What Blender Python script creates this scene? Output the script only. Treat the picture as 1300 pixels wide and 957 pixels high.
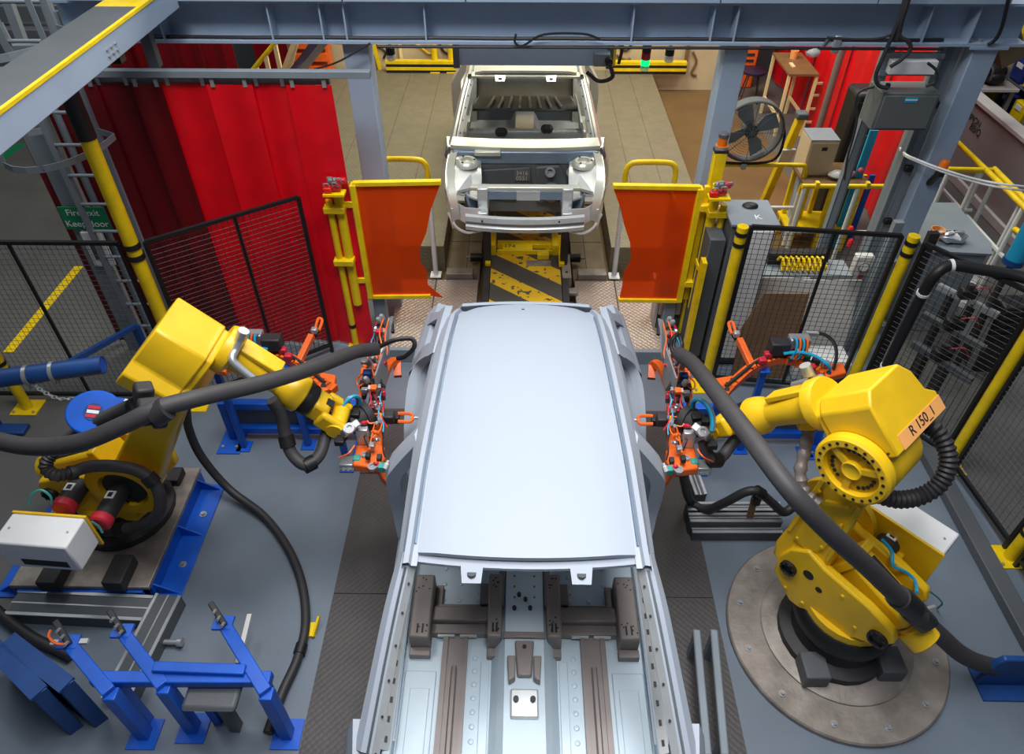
import bpy, bmesh, math, random
from mathutils import Vector as V, Matrix
for o in list(bpy.data.objects): bpy.data.objects.remove(o)
SC = bpy.context.scene
COL = SC.collection
random.seed(7)
R_ = math.radians
# ------------------------------------------------------------------ camera, world, lights, exposure
TH, PS, FPX = R_(41), R_(.75), 905.0          # pitch down, yaw, focal length in pixels of the 1300x957 frame
CAM = V((-.045, 0, 4.8))
cd = bpy.data.cameras.new('camera'); cam = bpy.data.objects.new('camera', cd); COL.objects.link(cam)
cam.location = CAM; cam.rotation_euler = (R_(90)-TH, 0, PS)
cd.sensor_width = 36; cd.lens = FPX/1300*36; cd.shift_y = -44.5/1300; cd.clip_start = .05
SC.camera = cam
SC.view_settings.view_transform = 'Standard'; SC.view_settings.look = 'None'
SC.view_settings.gamma = 1; SC.view_settings.use_curve_mapping = False
SC.view_settings.exposure = 0.0
w = bpy.data.worlds.new('factory_air'); SC.world = w; w.use_nodes = True
w.node_tree.nodes['Background'].inputs[0].default_value = (.62, .74, .95, 1)
w.node_tree.nodes['Background'].inputs[1].default_value = .13
def area(name, loc, sx, sy, power, col, tilt=(0, 0, 0), spread=180):
    d = bpy.data.lights.new(name, 'AREA'); d.shape = 'RECTANGLE'; d.size = sx; d.size_y = sy
    d.energy = power; d.color = col; d.spread = R_(spread)
    o = bpy.data.objects.new(name, d); COL.objects.link(o); o.location = loc
    o.rotation_euler = tuple(R_(a) for a in tilt)
area('ceiling_light_cell', (.35, 3.2, 7.6), 2.2, 3.4, 158, (.98, .98, 1), spread=110)
area('ceiling_light_front', (.5, .6, 7.4), 1.6, 1.4, 48, (.98, .98, 1), spread=75)
area('ceiling_light_station', (.1, 9.2, 6.0), 3.0, 3.0, 430, (1, .95, .78))
area('ceiling_light_side', (4.2, 8.8, 6.0), 2.4, 2.0, 190, (1, .97, .92))
area('ceiling_light_aisle', (-5.2, 5.6, 6.4), 1.6, 3.0, 80, (.95, .98, 1))
area('ceiling_light_curtain', (-1.9, 3.3, 6.6), 1.2, .8, 120, (1, .98, .95), (28, 0, 0))

# ------------------------------------------------------------------ pixels to places
_fw = V((-math.sin(PS)*math.cos(TH), math.cos(PS)*math.cos(TH), -math.sin(TH)))
_ri = V((math.cos(PS), math.sin(PS), 0)); _up = _ri.cross(_fw)
def ray(u, v): return _fw + _ri*((u-650)/FPX) + _up*((434-v)/FPX)
def PZ(u, v, z): d = ray(u, v); return CAM + d*((z-CAM.z)/d.z)       # where the ray meets height z
def PY(u, v, y): d = ray(u, v); return CAM + d*((y-CAM.y)/d.y)
def PX(u, v, x): d = ray(u, v); return CAM + d*((x-CAM.x)/d.x)

# ------------------------------------------------------------------ mesh builder
def cr(pts, k=6):                                                    # smooth path through points
    pts = [V(p) for p in pts]
    if len(pts) < 3 or k < 2: return pts
    P = [pts[0]*2-pts[1]] + pts + [pts[-1]*2-pts[-2]]; out = []
    for i in range(1, len(P)-2):
        a, b, c, d = P[i-1:i+3]
        for j in range(k):
            t = j/k
            out.append(.5*((2*b)+(c-a)*t+(2*a-5*b+4*c-d)*t*t+(3*b-a-3*c+d)*t**3))
    return out+[pts[-1]]
def basis(ax, up=(0, 0, 1)):
    z = V(ax).normalized(); u = V(up)
    if abs(z.dot(u.normalized())) > .98: u = V((0, 1, 0)) if abs(z.y) < .9 else V((1, 0, 0))
    x = u.cross(z).normalized(); y = z.cross(x)
    return x, y, z
def frame(o, x, y, z): return Matrix(((x[0], y[0], z[0], o[0]), (x[1], y[1], z[1], o[1]), (x[2], y[2], z[2], o[2]), (0, 0, 0, 1)))
def rotz(a, loc=(0, 0, 0)): return Matrix.Translation(V(loc)) @ Matrix.Rotation(R_(a), 4, 'Z')
class MB:
    def __init__(s, M=None): s.v, s.f, s.sm, s.M = [], [], [], M
    def add(s, vs, fs, smooth=False):
        b = len(s.v)
        s.v += [(s.M @ V(p)) if s.M else V(p) for p in vs]
        s.f += [tuple(b+i for i in f) for f in fs]
        s.sm += smooth if isinstance(smooth, list) else [smooth]*len(fs)
        return s
    def box(s, c, d, B=None):
        c = V(c); x, y, z = B if B else (V((1, 0, 0)), V((0, 1, 0)), V((0, 0, 1)))
        vs = [c+x*(i*d[0]/2)+y*(j*d[1]/2)+z*(k*d[2]/2) for k in (-1, 1) for j in (-1, 1) for i in (-1, 1)]
        return s.add(vs, [(0, 2, 3, 1), (4, 5, 7, 6), (0, 1, 5, 4), (1, 3, 7, 5), (3, 2, 6, 7), (2, 0, 4, 6)])
    def span(s, a, b):                                               # axis-aligned box from corner to corner
        a, b = V(a), V(b); return s.box((a+b)/2, [abs(b[i]-a[i]) for i in range(3)])
    def bar(s, p, q, w, h=None, up=(0, 0, 1)):
        p, q = V(p), V(q); x, y, z = basis(q-p, up)
        return s.box((p+q)/2, (w, h or w, (q-p).length), (x, y, z))
    def lathe(s, prof, o, ax, n=16, smooth=True, caps=True):                    # prof: (radius, height along ax)
        o = V(o); x, y, z = basis(ax); vs = []; fs = []; sm = []
        for r, h in prof:
            for i in range(n):
                a = 2*math.pi*i/n; vs.append(o+z*h+(x*math.cos(a)+y*math.sin(a))*r)
        for k in range(len(prof)-1):
            for i in range(n):
                j = (i+1) % n; fs.append((k*n+i, k*n+j, (k+1)*n+j, (k+1)*n+i))
                sm.append(smooth and abs(prof[k][1]-prof[k+1][1]) > 1e-6)
        if caps and prof[0][0] > 1e-6: fs.append(tuple(reversed(range(n)))); sm.append(False)
        if caps and prof[-1][0] > 1e-6: fs.append(tuple((len(prof)-1)*n+i for i in range(n))); sm.append(False)
        return s.add(vs, fs, sm)
    def cyl(s, p, q, r, r2=None, n=14):
        p, q = V(p), V(q); return s.lathe([(r, 0), (r if r2 is None else r2, (q-p).length)], p, q-p, n)
    def tube(s, pts, r, n=8, k=6, rf=None, closed=False):
        p = cr(pts, k); m = len(p); vs = []; fs = []
        x = None
        for i in range(m):
            t = (p[min(i+1, m-1)]-p[max(i-1, 0)])
            if closed and i in (0, m-1): t = p[1]-p[m-2]
            t.normalize()
            if x is None: x, y, _ = basis(t)
            else:
                x = (x-t*x.dot(t)); x = x.normalized() if x.length > 1e-6 else basis(t)[0]; y = t.cross(x)
            rr = rf(i) if rf else r
            for j in range(n):
                a = 2*math.pi*j/n; vs.append(p[i]+(x*math.cos(a)+y*math.sin(a))*rr)
        for i in range(m-1):
            for j in range(n):
                jj = (j+1) % n; fs.append((i*n+j, i*n+jj, (i+1)*n+jj, (i+1)*n+j))
        sm = [True]*len(fs)
        if not closed:
            fs += [tuple(reversed(range(n))), tuple((m-1)*n+j for j in range(n))]; sm += [False, False]
        return s.add(vs, fs, sm)
    def corr(s, pts, r, pitch=.03, n=12):                            # corrugated hose
        p = cr(pts, 10); L = [0]
        for a, b in zip(p, p[1:]): L.append(L[-1]+(b-a).length)
        q = []; N = int(L[-1]/pitch*2); j = 0
        for i in range(N+1):
            d = L[-1]*i/N
            while j < len(L)-2 and L[j+1] < d: j += 1
            q.append(p[j].lerp(p[j+1], (d-L[j])/max(1e-9, L[j+1]-L[j])))
        return s.tube(q, r, n, 1, rf=lambda i: r*(1 if i % 2 else .8))
    def prism(s, pts, n0, n1):                                       # same outline twice: pts(list of 3D) offset by n0 and n1
        m = len(pts); n0, n1 = V(n0), V(n1)
        vs = [V(p)+n0 for p in pts]+[V(p)+n1 for p in pts]
        fs = [tuple(reversed(range(m))), tuple(range(m, 2*m))]+[(i, (i+1) % m, m+(i+1) % m, m+i) for i in range(m)]
        return s.add(vs, fs)
    def plate(s, pts, th):                                           # flat polygon with thickness th
        pts = [V(p) for p in pts]; n = V((0, 0, 0))
        for i in range(len(pts)): n += pts[i].cross(pts[(i+1) % len(pts)])
        n.normalize(); return s.prism(pts, -n*th/2, n*th/2)
    def loft(s, A, B, n=1, th=0, inward=None, bulge=0):              # panel between two curves
        m = len(A); vs = []; A = [V(p) for p in A]; B = [V(p) for p in B]
        for k in range(n+1):
            t = k/n; vs += [A[i].lerp(B[i], t)+(V(inward)*(-bulge*4*t*(1-t)) if inward else V((0,0,0))) for i in range(m)]
        fs = [(k*m+i, k*m+i+1, (k+1)*m+i+1, (k+1)*m+i) for k in range(n) for i in range(m-1)]
        sm = [True]*len(fs)
        if th:
            nv = len(vs); off = V(inward)*th; vs += [p+off for p in vs]
            fs += [tuple(nv+i for i in reversed(f)) for f in fs[:len(sm)]]; sm += [True]*len(sm)
            rim = [i for i in range(m)]+[(k+1)*m+m-1 for k in range(n)]+[n*m+i for i in range(m-2, -1, -1)]+[k*m for k in range(n-1, 0, -1)]
            for a, b in zip(rim, rim[1:]+rim[:1]): fs.append((a, b, nv+b, nv+a)); sm.append(False)
        return s.add(vs, fs, sm)
    def ball(s, c, r, n=10, sc=(1, 1, 1)):
        c = V(c); vs = []; fs = []; h = n//2
        for i in range(h+1):
            a = math.pi*i/h
            for j in range(n):
                b = 2*math.pi*j/n
                vs.append(c+V((math.sin(a)*math.cos(b)*sc[0], math.sin(a)*math.sin(b)*sc[1], math.cos(a)*sc[2]))*r)
        fs = [(i*n+j, (i+1)*n+j, (i+1)*n+(j+1) % n, i*n+(j+1) % n) for i in range(h) for j in range(n)]
        return s.add(vs, fs, True)
    def build(s, name, mat, parent=None, bevel=0, label=None, cat=None, group=None, kind=None, org=None):
        me = bpy.data.meshes.new(name)
        if parent is not None: og = ORG[parent.name]
        elif org is not None: og = V(org)
        else:
            lo = [min(p[i] for p in s.v) for i in range(3)]; hi = [max(p[i] for p in s.v) for i in range(3)]
            og = V(((lo[0]+hi[0])/2, (lo[1]+hi[1])/2, lo[2]))
        me.from_pydata([p-og for p in s.v], [], s.f)
        me.polygons.foreach_set('use_smooth', s.sm)
        bm = bmesh.new(); bm.from_mesh(me); bmesh.ops.recalc_face_normals(bm, faces=bm.faces); bm.to_mesh(me); bm.free()
        me.set_sharp_from_angle(angle=R_(38)); me.materials.append(MT[mat] if isinstance(mat, str) else mat); me.update()
        o = bpy.data.objects.new(name, me); COL.objects.link(o)
        if parent is not None: o.parent = parent
        else: o.location = og
        ORG[o.name] = og
        if bevel:
            b = o.modifiers.new('bevel', 'BEVEL'); b.width = bevel; b.segments = 2; b.limit_method = 'ANGLE'; b.angle_limit = R_(35)
        return tag(o, label, cat, group, kind)
ORG = {}
def tag(o, label=None, cat=None, group=None, kind=None):
    for k, x in (('label', label), ('category', cat), ('group', group), ('kind', kind)):
        if x: o[k] = x
    return o
def thing(name, label, cat, loc=(0, 0, 0), group=None, kind=None):
    o = bpy.data.objects.new(name, None); COL.objects.link(o); o.location = V(loc); o.empty_display_size = .1
    ORG[o.name] = V(loc); return tag(o, label, cat, group, kind)
def dup(o, loc=None, parent=None, rz=None, label=None):              # copies a thing with its parts and their pieces
    c = o.copy(); COL.objects.link(c); ORG[c.name] = V(loc) if loc is not None else ORG[o.name]
    if parent is not None: c.parent = parent
    if loc is not None: c.location = V(loc)
    if rz is not None: c.rotation_euler = (0, 0, R_(rz))
    if label: c['label'] = label
    for ch in list(o.children): dup(ch, None, c)
    return c
def text(body, size, M, mat, name='lettering', parent=None, th=.001, cx=True):
    cu = bpy.data.curves.new('t', 'FONT'); cu.body = body; cu.size = size; cu.extrude = th
    cu.align_x = 'CENTER' if cx else 'LEFT'; cu.align_y = 'CENTER'
    to = bpy.data.objects.new('t', cu); COL.objects.link(to)
    me = bpy.data.meshes.new_from_object(to.evaluated_get(bpy.context.evaluated_depsgraph_get()))
    bpy.data.objects.remove(to); bpy.data.curves.remove(cu)
    b = MB(M); b.add([v.co.copy() for v in me.vertices], [tuple(p.vertices) for p in me.polygons])
    bpy.data.meshes.remove(me)
    return b.build(name, mat, parent)

# ------------------------------------------------------------------ materials
MT = {}
def C(r, g, b): return tuple(((x/255)/12.92 if x/255 < .04045 else ((x/255+.055)/1.055)**2.4) for x in (r, g, b))+(1,)
def pm(name, col, rough=.5, metal=0, var=.08, scale=6, bump=0, bscale=40, dirt=0, trans=0, coat=0, spec=.5):
    m = bpy.data.materials.new(name); m.use_nodes = True; nt = m.node_tree; N, L = nt.nodes, nt.links
    b = N['Principled BSDF']; b.inputs['Roughness'].default_value = rough; b.inputs['Metallic'].default_value = metal
    b.inputs['Specular IOR Level'].default_value = spec
    if coat: b.inputs['Coat Weight'].default_value = coat
    col = C(*col)
    tc = N.new('ShaderNodeTexCoord'); nz = N.new('ShaderNodeTexNoise'); nz.inputs['Scale'].default_value = scale; nz.inputs['Detail'].default_value = 4
    L.new(tc.outputs['Object'], nz.inputs['Vector'])
    rp = N.new('ShaderNodeValToRGB'); L.new(nz.outputs['Fac'], rp.inputs['Fac'])
    rp.color_ramp.elements[0].position = .3; rp.color_ramp.elements[1].position = .7
    rp.color_ramp.elements[0].color = tuple(c*(1-var-dirt) for c in col[:3])+(1,)
    rp.color_ramp.elements[1].color = tuple(min(1, c*(1+var)) for c in col[:3])+(1,)
    L.new(rp.outputs['Color'], b.inputs['Base Color'])
    if trans:
        b.inputs['Alpha'].default_value = 1-trans
    if bump:
        n2 = N.new('ShaderNodeTexNoise'); n2.inputs['Scale'].default_value = bscale; L.new(tc.outputs['Object'], n2.inputs['Vector'])
        bp = N.new('ShaderNodeBump'); bp.inputs['Strength'].default_value = bump; bp.inputs['Distance'].default_value = .01
        L.new(n2.outputs['Fac'], bp.inputs['Height']); L.new(bp.outputs['Normal'], b.inputs['Normal'])
    MT[name] = m; return m
def node_mat(name, col, rough, metal, fn):                            # fn(N, L, texcoord, bsdf) adds its own pattern
    m = pm(name, col, rough, metal); N, L = m.node_tree.nodes, m.node_tree.links
    fn(N, L, [n for n in N if n.type == 'TEX_COORD'][0], N['Principled BSDF']); return m
pm('yellow', (238, 192, 22), .40, 0, .06, 5, dirt=.05, coat=.12)
pm('yellow_rail', (240, 205, 10), .42, 0, .08, 8, dirt=.1)
pm('cream', (232, 214, 160), .5, 0, .06, 8)
pm('orange', (236, 104, 34), .42, 0, .08, 9, dirt=.06)
pm('blue', (14, 88, 196), .42, 0, .08, 6, dirt=.12)
pm('blue_dark', (18, 66, 128), .5, 0, .1, 6, dirt=.1)
pm('cyan', (30, 160, 205), .4, 0, .03)
pm('body_white', (158, 167, 179), .50, 0, .01, 2)
pm('body_floor', (184, 200, 210), .42, .05, .03, 4)
pm('stamping', (126, 118, 114), .45, .2, .06, 9)
pm('zinc', (200, 204, 204), .30, .45, .10, 5)
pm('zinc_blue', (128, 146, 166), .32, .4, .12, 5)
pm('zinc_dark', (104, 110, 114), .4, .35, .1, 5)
pm('zinc_warm', (206, 208, 196), .32, .45, .06, 4)
pm('steel', (172, 174, 176), .35, .55, .08, 10)
pm('alu', (186, 190, 194), .4, .7, .06, 12)
pm('steel_dirty', (150, 142, 134), .55, .5, .18, 7, dirt=.15, bump=.2)
pm('iron', (58, 57, 58), .6, .4, .12, 8)
pm('grey_blue', (150, 168, 190), .5, 0, .03, 3, dirt=.03)
pm('grey_steel', (128, 138, 146), .5, .1, .05, 4, dirt=.05)
pm('grey_dark', (84, 88, 92), .55, .1, .06, 5)
pm('grey_box', (98, 104, 104), .45, .1, .04, 5)
pm('black', (22, 22, 24), .5, 0, .1, 8)
pm('rubber', (44, 43, 45), .55, 0, .12, 14)
pm('hose', (58, 56, 58), .6, 0, .1, 20)
pm('white', (226, 228, 228), .45, 0, .03, 6)
pm('offwhite', (200, 198, 194), .5, 0, .05, 5)
pm('beige', (206, 184, 150), .6, 0, .05, 3)
pm('wall', (196, 180, 144), .7, 0, .08, 2)
pm('partition', (150, 144, 142), .6, 0, .05, 3)
pm('wood', (120, 92, 56), .6, 0, .15, 6)
pm('cardboard', (140, 108, 78), .75, 0, .08, 6)
pm('red_cap', (196, 40, 58), .42, 0, .06, 9)
pm('red_bright', (222, 30, 26), .45, 0, .08, 4)
pm('green', (16, 128, 84), .5, 0, .03)
pm('teal', (54, 150, 140), .5, 0, .05)
pm('purple', (40, 34, 62), .5, 0, .05)
pm('amber', (226, 112, 20), .3, 0, .05)
pm('bin_blue', (20, 40, 120), .5, 0, .05)
pm('pink', (214, 110, 120), .5, 0, .05)
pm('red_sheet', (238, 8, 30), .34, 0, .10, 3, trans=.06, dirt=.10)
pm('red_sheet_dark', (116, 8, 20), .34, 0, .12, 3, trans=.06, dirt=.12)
pm('amber_sheet', (232, 84, 14), .22, 0, .06, 3, trans=.36)
def tinted(name, tint, fac):                                          # see-through plastic that colours what is behind it
    nt = MT[name].node_tree; N, L = nt.nodes, nt.links; b = N['Principled BSDF']; b.inputs['Alpha'].default_value = 1
    tr = N.new('ShaderNodeBsdfTransparent'); tr.inputs['Color'].default_value = tint
    mx = N.new('ShaderNodeMixShader'); mx.inputs['Fac'].default_value = fac
    L.new(b.outputs['BSDF'], mx.inputs[1]); L.new(tr.outputs['BSDF'], mx.inputs[2]); L.new(mx.outputs['Shader'], N['Material Output'].inputs['Surface'])
tinted('amber_sheet', (1, .34, .05, 1), .5)
tinted('red_sheet', (1, .03, .02, 1), .15)
pm('green_lens', (10, 150, 60), .3)
_b = MT['green_lens'].node_tree.nodes['Principled BSDF']; _b.inputs['Emission Color'].default_value = (.0, .8, .14, 1); _b.inputs['Emission Strength'].default_value = 2.2
pm('clear', (220, 222, 220), .2, 0, .02, trans=.35)
pm('label_orange', (242, 170, 96), .6, 0, .02)
pm('ink', (34, 36, 40), .6, 0, .02)
def tread(N, L, tc, b, sc=26, rot=45, a=.55, stripes=False):
    mp = N.new('ShaderNodeMapping'); mp.inputs['Scale'].default_value = (sc, sc*(1 if not stripes else .35), sc); mp.inputs['Rotation'].default_value = (0, 0, R_(rot))
    L.new(tc.outputs['Object'], mp.inputs['Vector'])
    ck = N.new('ShaderNodeTexVoronoi' if not stripes else 'ShaderNodeTexWave'); 
    if not stripes: ck.inputs['Scale'].default_value = 1; ck.inputs['Randomness'].default_value = .15
    else: ck.inputs['Scale'].default_value = .6
    L.new(mp.outputs['Vector'], ck.inputs['Vector'])
    bp = N.new('ShaderNodeBump'); bp.inputs['Strength'].default_value = a; bp.inputs['Distance'].default_value = .01; bp.invert = not stripes
    L.new(ck.outputs[0], bp.inputs['Height']); L.new(bp.outputs['Normal'], b.inputs['Normal'])
node_mat('tread_dark', (74, 71, 70), .6, .15, lambda N, L, t, b: tread(N, L, t, b, 30, 45, .5))
node_mat('tread_steel', (168, 152, 142), .42, .45, lambda N, L, t, b: tread(N, L, t, b, 26, 45, .8))
node_mat('tread_plank', (128, 122, 102), .5, .25, lambda N, L, t, b: tread(N, L, t, b, 22, 60, .9))
pm('floor_paint', (106, 118, 130), .42, 0, .10, 1.2, dirt=.10, bump=.05)
pm('floor_back', (112, 88, 54), .5, 0, .12, 1.5, dirt=.1)
pm('floor_aisle', (92, 92, 90), .6, 0, .1, 2, dirt=.06)
pm('floor_pit', (126, 112, 88), .55, .15, .14, 4, dirt=.15)
def hazard(N, L, tc, b):
    mp = N.new('ShaderNodeMapping'); mp.inputs['Rotation'].default_value = (0, 0, R_(38)); mp.inputs['Location'].default_value = (0, .09, 0)
    L.new(tc.outputs['Object'], mp.inputs['Vector'])
    sx = N.new('ShaderNodeSeparateXYZ'); L.new(mp.outputs['Vector'], sx.inputs[0])
    mu = N.new('ShaderNodeMath'); mu.operation = 'MULTIPLY'; mu.inputs[1].default_value = 1/.44; L.new(sx.outputs['Y'], mu.inputs[0])
    fr = N.new('ShaderNodeMath'); fr.operation = 'FRACT'; L.new(mu.outputs[0], fr.inputs[0])
    gt = N.new('ShaderNodeMath'); gt.operation = 'GREATER_THAN'; gt.inputs[1].default_value = .52; L.new(fr.outputs[0], gt.inputs[0])
    nz = N.new('ShaderNodeTexNoise'); nz.inputs['Scale'].default_value = 14; nz.inputs['Detail'].default_value = 6; L.new(tc.outputs['Object'], nz.inputs['Vector'])
    gn = N.new('ShaderNodeMath'); gn.operation = 'LESS_THAN'; gn.inputs[1].default_value = .60; L.new(nz.outputs['Fac'], gn.inputs[0])
    m2 = N.new('ShaderNodeMath'); m2.operation = 'MULTIPLY'; L.new(gt.outputs[0], m2.inputs[0]); L.new(gn.outputs[0], m2.inputs[1])
    mx = N.new('ShaderNodeMix'); mx.data_type = 'RGBA'; mx.inputs['A'].default_value = C(74, 70, 62); mx.inputs['B'].default_value = C(214, 170, 24)
    L.new(m2.outputs[0], mx.inputs['Factor']); L.new(mx.outputs['Result'], b.inputs['Base Color'])
node_mat('hazard', (60, 58, 54), .6, .1, hazard)
# ================================================================== the setting
def S(mb, name, mat, parent=None, bevel=0): return mb.build(name, mat, parent, bevel, kind=None if parent else 'structure', org=None if parent else (0, 0, 0))
floor = S(MB().span((-3.7, -1.5, -.1), (3.7, 6.2, 0)), 'floor', 'floor_paint')
S(MB().span((-9, -1.5, -.1), (-3.7, 13, -.002)), 'floor_aisle', 'floor_aisle')
S(MB().span((3.7, -1.5, -.1), (10.5, 13, -.002)), 'floor_yard', 'floor_aisle')
S(MB().span((-3.7, 6.2, -.1), (3.7, 13, -.004)), 'floor_back', 'floor_back')
# dark tread plates either side of the car, laid end to end
for sx in (-1, 1):
    y = -.6
    for i, L_ in enumerate((1.1, 1.1, 1.1, 1.1, .76)):
        S(MB().span((sx*.42, y+.004, 0), (sx*1.38, y+L_-.004, .012)), 'tread_plate', 'tread_dark', floor); y += L_
S(MB().span((-.42, -.6, 0), (.42, 5.2, .006)), 'track_bed', 'iron', floor)
# raised steel deck in front of the station, and the station's own side decks
deck = thing('floor_deck', None, None, (0, 5.7, 0), kind='structure')
for x0, x1 in ((-1.36, -.97), (-.965, -.5), (.56, 1.0), (1.005, 1.5)):
    S(MB().span((x0, 5.25, 0), (x1, 6.42, .13)), 'deck_plate', 'tread_steel', deck, .006)
for x0, x1 in ((-.86, -.66), (-.655, -.5), (.56, .72), (.725, .94)):
    for y0 in (6.43, 7.3, 8.2):
        S(MB().span((x0, y0, 0), (x1, y0+.86, .06)), 'pit_plate', 'floor_pit', deck)
for x0, x1 in ((-1.5, -.9), (.98, 1.6)):
    S(MB().span((x0, 5.2, .005), (x1, 5.25, .16)), 'deck_edge', 'grey_steel', deck)
plat = thing('floor_platform', None, None, (0, 9.5, 0), kind='structure')
for x0, x1, n in ((-3.4, -.9, 5), (.98, 2.15, 3)):
    for i in range(n):
        a = x0+(x1-x0)*i/n; b = x0+(x1-x0)*(i+1)/n
        S(MB().span((a+.002, 6.75, 0), (b-.002, 12.15, .35)), 'platform_plank', 'tread_plank', plat)
# walls
S(MB().span((-4.2, 12.2, 0), (3.4, 12.35, 4.5)), 'wall_back', 'wall')
S(MB().span((-9, 13, 0), (10.5, 13.1, 5)), 'wall_far', 'grey_dark')
wr = S(MB().span((5.95, 4.4, 0), (6.07, 12.4, 1.02)), 'wall_right', 'partition')
S(MB().span((5.92, 4.4, 1.02), (6.10, 12.4, 1.08)), 'wall_cap', 'offwhite', wr, .01)
S(MB().span((5.90, 4.4, 0), (5.95, 12.4, .12)), 'wall_skirting', 'offwhite', wr, .01)
for body, (u, v), sz in (('CHAMPION', (1231, 147), .115), ('BBIQ', (1238, 165), .125)):
    p = PX(u, v, 5.944)
    text(body, sz, frame(p, (0, -1, 0), (0, 0, 1), (-1, 0, 0)), 'ink', 'wall_lettering', wr)
S(MB().span((-9.1, -1.5, 0), (-9, 13, 5)), 'wall_left', 'grey_dark')

# ================================================================== overhead gantry
def col_box(name, label, x0, x1, y0, y1, z1, mat='grey_blue'):
    t = thing(name, label, 'column', ((x0+x1)/2, (y0+y1)/2, 0))
    MB().span((x0, y0, .012), (x1, y1, z1-.02)).build('shaft', mat, t, .008)
    MB().span((x0-.06, y0-.05, 0), (x1+.06, y1+.05, .012)).build('base_plate', 'grey_steel', t)
    MB().span((x0-.05, y0-.03, z1-.02), (x1+.05, y1+.03, z1)).build('cap_plate', mat, t)
    for i in (x0-.035, x1+.035):
        for j in (y0-.02, y1+.02): MB().cyl((i, j, .012), (i, j, .035), .014, n=6).build('anchor_bolt', 'steel', t)
    return t
ZB = 2.86
col_box('gantry_column', 'pale blue-grey gantry column beside the red welding screens', -1.50, -1.29, 5.92, 6.12, ZB)
col_box('gantry_column', 'pale blue-grey gantry column beside the round floor fan', 1.60, 1.79, 5.92, 6.12, ZB)
col_box('gantry_column', 'pale blue-grey gantry column beside the dark cable slot', 3.56, 3.76, 5.86, 6.06, ZB)
g = thing('gantry_beam', 'long blue-grey steel gantry girder with web stiffeners over the station', 'beam', (0, 6, ZB))
MB().span((-3.75, 5.84, ZB), (3.95, 6.16, ZB+.022)).build('bottom_flange', 'grey_blue', g)
MB().span((-3.75, 5.99, ZB+.022), (3.95, 6.01, 3.16)).build('web', 'grey_blue', g)
MB().span((-3.75, 5.84, 3.16), (3.95, 6.16, 3.18)).build('top_flange', 'grey_blue', g)
xs = [PY(u, 15, 5.82).x for u in (92, 205, 437, 592, 912, 1110, 1278)]
for a, b in zip(xs, xs[1:]):
    MB().span((a+.004, 5.80, 3.185), (b-.004, 6.2, 3.85)).build('fascia_panel', 'grey_blue', g, .004)
for u in (150, 205, 344, 409, 439, 540, 803, 904, 934, 1176, 1236):
    x = PY(u, 30, 5.88).x
    MB().span((x-.006, 5.85, ZB+.022), (x+.006, 5.99, 3.16)).build('stiffener', 'grey_blue', g)
for u in (331, 388, 419, 908, 925, 1240, 1252):
    x = PY(u, 37, 5.88).x
    MB().cyl((x, 5.9, ZB+.022), (x, 5.9, ZB+.045), .016, n=6).build('bolt', 'steel', g)
MB().tube([(-3.2+i*.5, 5.875+.01*(i % 2), ZB+.037) for i in range(14)], .014, 6, 4).build('cable', 'black', None, label='black cable lying along the lower flange of the gantry girder', cat='cable', group=None)
MB().tube([(-1.2+i*.45, 5.83, ZB-.015) for i in range(11)], .012, 6, 2).build('cable_tray', 'black', None, label='thin black conduit under the front lip of the gantry girder', cat='conduit')
MB().tube([PY(655, 43, 5.81), PY(654, 54, 5.80), PY(664, 58, 5.80), PY(690, 44, 5.80), PY(740, 43, 5.80), PY(762, 50, 5.80)], .009, 6).build('cable', 'black', None, label='looped black cable hanging below the girder in front of the grey door', cat='cable')
# lift door hung behind the girder
d = thing('lift_door', 'blue-grey lift door panel raised above the bare silver car body', 'door', (.2, 6.9, 2.3))
MB().span((PY(581, 82, 6.9).x, 6.88, 2.32), (PY(772, 82, 6.9).x, 6.93, 3.3)).build('panel', 'grey_blue', d, .006)
for u in (580, 773):
    x = PY(u, 82, 6.9).x; MB().span((x-.03, 6.86, 2.3), (x+.03, 6.96, 3.3)).build('edge_rail', 'grey_dark', d)
j = thing('junction_box', 'grey junction box with black plug beside the lift door', 'box', PY(768, 77, 6.8))
p = PY(764, 75, 6.8); MB().box(p+V((0, .03, 0)), (.15, .14, .12)).build('case', 'grey_steel', j, .01)
MB().cyl(p+V((.06, -.1, 0)), p+V((.06, -.03, 0)), .035).build('plug', 'black', j)
MB().tube([p+V((.06, -.09, 0)), p+V((.1, -.12, -.12)), p+V((-.02, -.1, -.17)), p+V((-.14, -.06, -.1))], .02, 6).build('lead', 'rubber', j)
# stack lights hanging from the girder
def stack(u, v0, v1, rings, label):
    top = PY(u, v0, 6.12); bot = PY(u, v1, 6.12); L = top.z-bot.z; t = thing('stack_light', label, 'signal light', (top.x, 6.12, bot.z))
    MB().cyl((top.x, 6.12, top.z-.01), (top.x, 6.12, ZB), .013).build('stem', 'alu', t)
    z = top.z
    for m, fr in rings:
        h = L*fr; MB().lathe([(.036, 0), (.038, h*.1), (.038, h*.9), (.036, h)], (top.x, 6.12, z-h), (0, 0, 1), 14).build('segment', m, t); z -= h
stack(822, 56, 89, [('black', .32), ('red_cap', .26), ('green_lens', .22), ('clear', .2)], 'stack light lit green hanging under the girder')
stack(851, 62, 78, [('black', .5), ('clear', .5)], 'unlit stack light hanging nearest the column with the fan')
stack(495, 60, 76, [('black', .55), ('clear', .45)], 'unlit stack light hanging beside the column with the red screens')

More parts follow.
